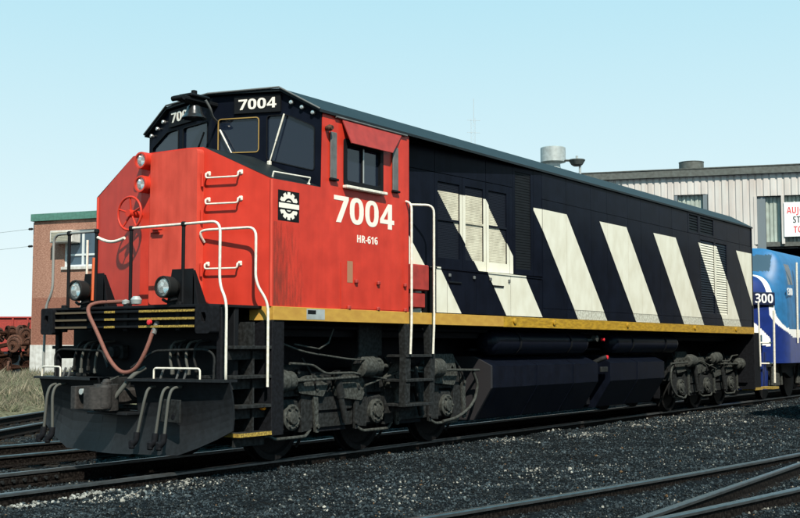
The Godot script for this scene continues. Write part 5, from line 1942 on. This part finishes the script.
func blue_locomotive() -> void:
	var t := thing("passenger_locomotive", "blue and white streamlined diesel locomotive coupled behind the red one", "locomotive", v3(29, 0, 0))
	var S: Array = [ST(), ST(), ST(), ST()]
	var nx := 210; var nv := 130
	var xsx: Array = []
	for i in nx + 1:
		var q := i / float(nx)
		xsx.append(22.05 + 5.0 * (q * q * 0.55 + q * 0.45))
	var P: Array = []
	for i in nx + 1:
		var r: Array = []
		for j in nv + 1:
			var q := j / float(nv)
			r.append(blue_point(xsx[i], 0.5 * pow(2.0 * q, 2.2) if q < 0.5 else 1.0 - 0.5 * pow(2.0 * (1.0 - q), 2.2)))
		P.append(r)
	for i in nx:
		for j in nv:
			var a: Vector3 = P[i][j]; var b: Vector3 = P[i + 1][j]; var c: Vector3 = P[i + 1][j + 1]; var d: Vector3 = P[i][j + 1]
			var m := (a + b + c + d) / 4
			# band that sweeps from the nose top down and back along the side
			var xs := 23.06
			if m.y < 2.45: xs = 23.06 + pow((2.45 - m.y) / 0.55, 2.4) * 0.55
			var k := 0
			var wdt := 0.085 + 0.06 * clampf(2.6 - m.y, 0, 1)
			if m.y > 3.46 or (m.x > xs + wdt and m.y > 1.95): k = 2
			elif m.x > xs - wdt and m.y > 1.68: k = 1
			if m.x < 22.98 and m.y > 1.47 and m.y < 2.35 - 1.1 * (m.x - 22.35) and m.z > 0.1: k = 1
			if m.x > 23.2 and m.x < 23.66 and m.y > 3.52 and m.y < 3.99 and m.z > 0.08 and m.z < 1.12: k = 3
			if m.x > 23.85 and m.x < 24.3 and m.y > 3.15 and m.y < 3.72 and m.z > 1.3: k = 3
			for s in [1.0, -1.0]:
				var f := Vector3(1, 1, s)
				var n: Vector3 = ((b - a).cross(d - a) + (d - c).cross(b - c)) * f
				if n.length() < 1e-10: continue
				n = n.normalized()
				var out := Vector3(-0.5 if m.x < 22.6 else 0.0, 0.4, s)
				if n.dot(out) < 0: n = -n
				T3(S[k], a * f, b * f, c * f, n, n, n)
				T3(S[k], a * f, c * f, d * f, n, n, n)
	# rear of the body, plain
	var st := ST()
	var sec := PackedVector2Array()
	for j in 25:
		var p := blue_point(27.04, j / 24.0)
		sec.append(Vector2(p.z, p.y))
	for j in range(24, -1, -1): sec.append(Vector2(-sec[j].x, sec[j].y))
	slab(st, sec, v3(27.05, 0, 0), Z, Y, 10.0)
	part(t, "car_body", st, M.light_blue)
	var nb := part(t, "nose", S[0], M.blue)
	part(t, "nose_band", S[1], M.loco_white)
	part(t, "cab", S[2], M.light_blue)
	part(t, "windshield", S[3], M.pane)
	# number board on the nose
	st = ST()
	var o := v3(22.70, 2.74, 1.03)
	var ux := v3(0.845, 0, 0.535).normalized()
	var bs := Basis(ux, Y, ux.cross(Y))
	box(st, o + ux * 0.0, v3(0.98, 0.36, 0.12), 0.02, bs)
	var bd := part(t, "number_board", st, mk("board_blue", lin(0.006, 0.010, 0.04), 0.5))
	text(bd, "digits", "1300", 0.30, o + ux.cross(Y) * 0.062, ux, Y, M.loco_white, 1.12)
	st = ST()
	lathe(st, [[0.0, 0.1], [0.05, 0.1], [0.07, 0.0]], v3(22.55, 3.08, 0.72), v3(-0.6, 0.3, 0.7), 12)
	part(t, "class_light", st, M.steel_bright)
	# window wiper, grabs, side number
	st = ST()
	tube(st, [v3(23.50, 3.96, 0.25), v3(23.28, 3.66, 0.42)], 0.022, 6)
	part(t, "wiper", st, M.rail_white)
	for q in [[24.4, 1.55, 1.55, 3.8], [22.3, 1.50, 0.5, 2.4]]:
		st = ST()
		tube(st, [v3(q[0], q[2], q[1]), v3(q[0], q[3], q[1] + 0.02)], 0.03, 7)
		part(t, "grab_post", st, M.rail_white)
	text(t, "side_number", "1300", 0.24, v3(23.75, 2.95, 1.545), X, Y, M.loco_white, 0.9)
	for q in [[1.0, 1.0], [1.55, 0.95]]:
		st = ST()
		tube(st, [v3(22.25, q[0], 0.9), v3(22.45, q[0], 1.4)], 0.025, 6)
		part(t, "step_grab", st, M.rail_white)
	# pilot and truck
	st = ST()
	slab(st, pv([-1.1, 0.3, 1.1, 0.3, 1.15, 1.3, -1.15, 1.3]), v3(22.5, 0, 0), Z, Y, 0.5)
	part(t, "pilot", st, M.blue)
	st = ST()
	mm(st, 21.3, 0.75, -0.12, 22.2, 1.0, 0.12, 0.03)
	part(t, "coupler", st, M.iron)
	st = ST()
	mm(st, 22.0, 0.34, 1.2, 22.5, 0.40, 1.55)
	part(t, "step_edge", st, M.yellow_worn)
	st = ST()
	slab(st, pv([23.0, 0.72, 23.2, 0.55, 23.6, 0.72, 24.6, 0.72, 25.2, 0.55, 25.7, 0.72, 25.9, 1.0, 24.9, 1.05, 24.2, 0.95, 23.4, 1.05, 22.9, 0.98]), v3(0, 0, 1.12), X, Y, 0.14)
	mm(st, 22.8, 0.9, -1.2, 36.0, 1.05, 1.2)
	var tr := part(t, "truck", st, M.iron)
	for x in [23.5, 25.9]:
		for s in [0.78, -0.78]:
			st = ST()
			lathe(st, [[0, -0.07], [0.5, -0.07], [0.5, 0.07], [0, 0.07]], v3(x, 0.5, s), Z, 22)
			part(tr, "wheel", st, M.wheel_steel)
		st = ST()
		mm(st, x - 0.2, 0.35, 1.05, x + 0.2, 0.75, 1.24, 0.04)
		part(tr, "axle_box", st, M.iron_pale)
		for e in [-0.42, 0.42]:
			st = ST()
			tube(st, [v3(x + e, 0.40, 1.2), v3(x + e * 0.8, 1.0, 1.2)], 0.05, 8)
			part(tr, "pedestal", st, M.iron_pale)
	for x in [32.2, 34.7]:
		for s in [0.78, -0.78]:
			st = ST()
			lathe(st, [[0, -0.07], [0.5, -0.07], [0.5, 0.07], [0, 0.07]], v3(x, 0.5, s), Z, 22)
			part(tr, "wheel", st, M.wheel_steel)
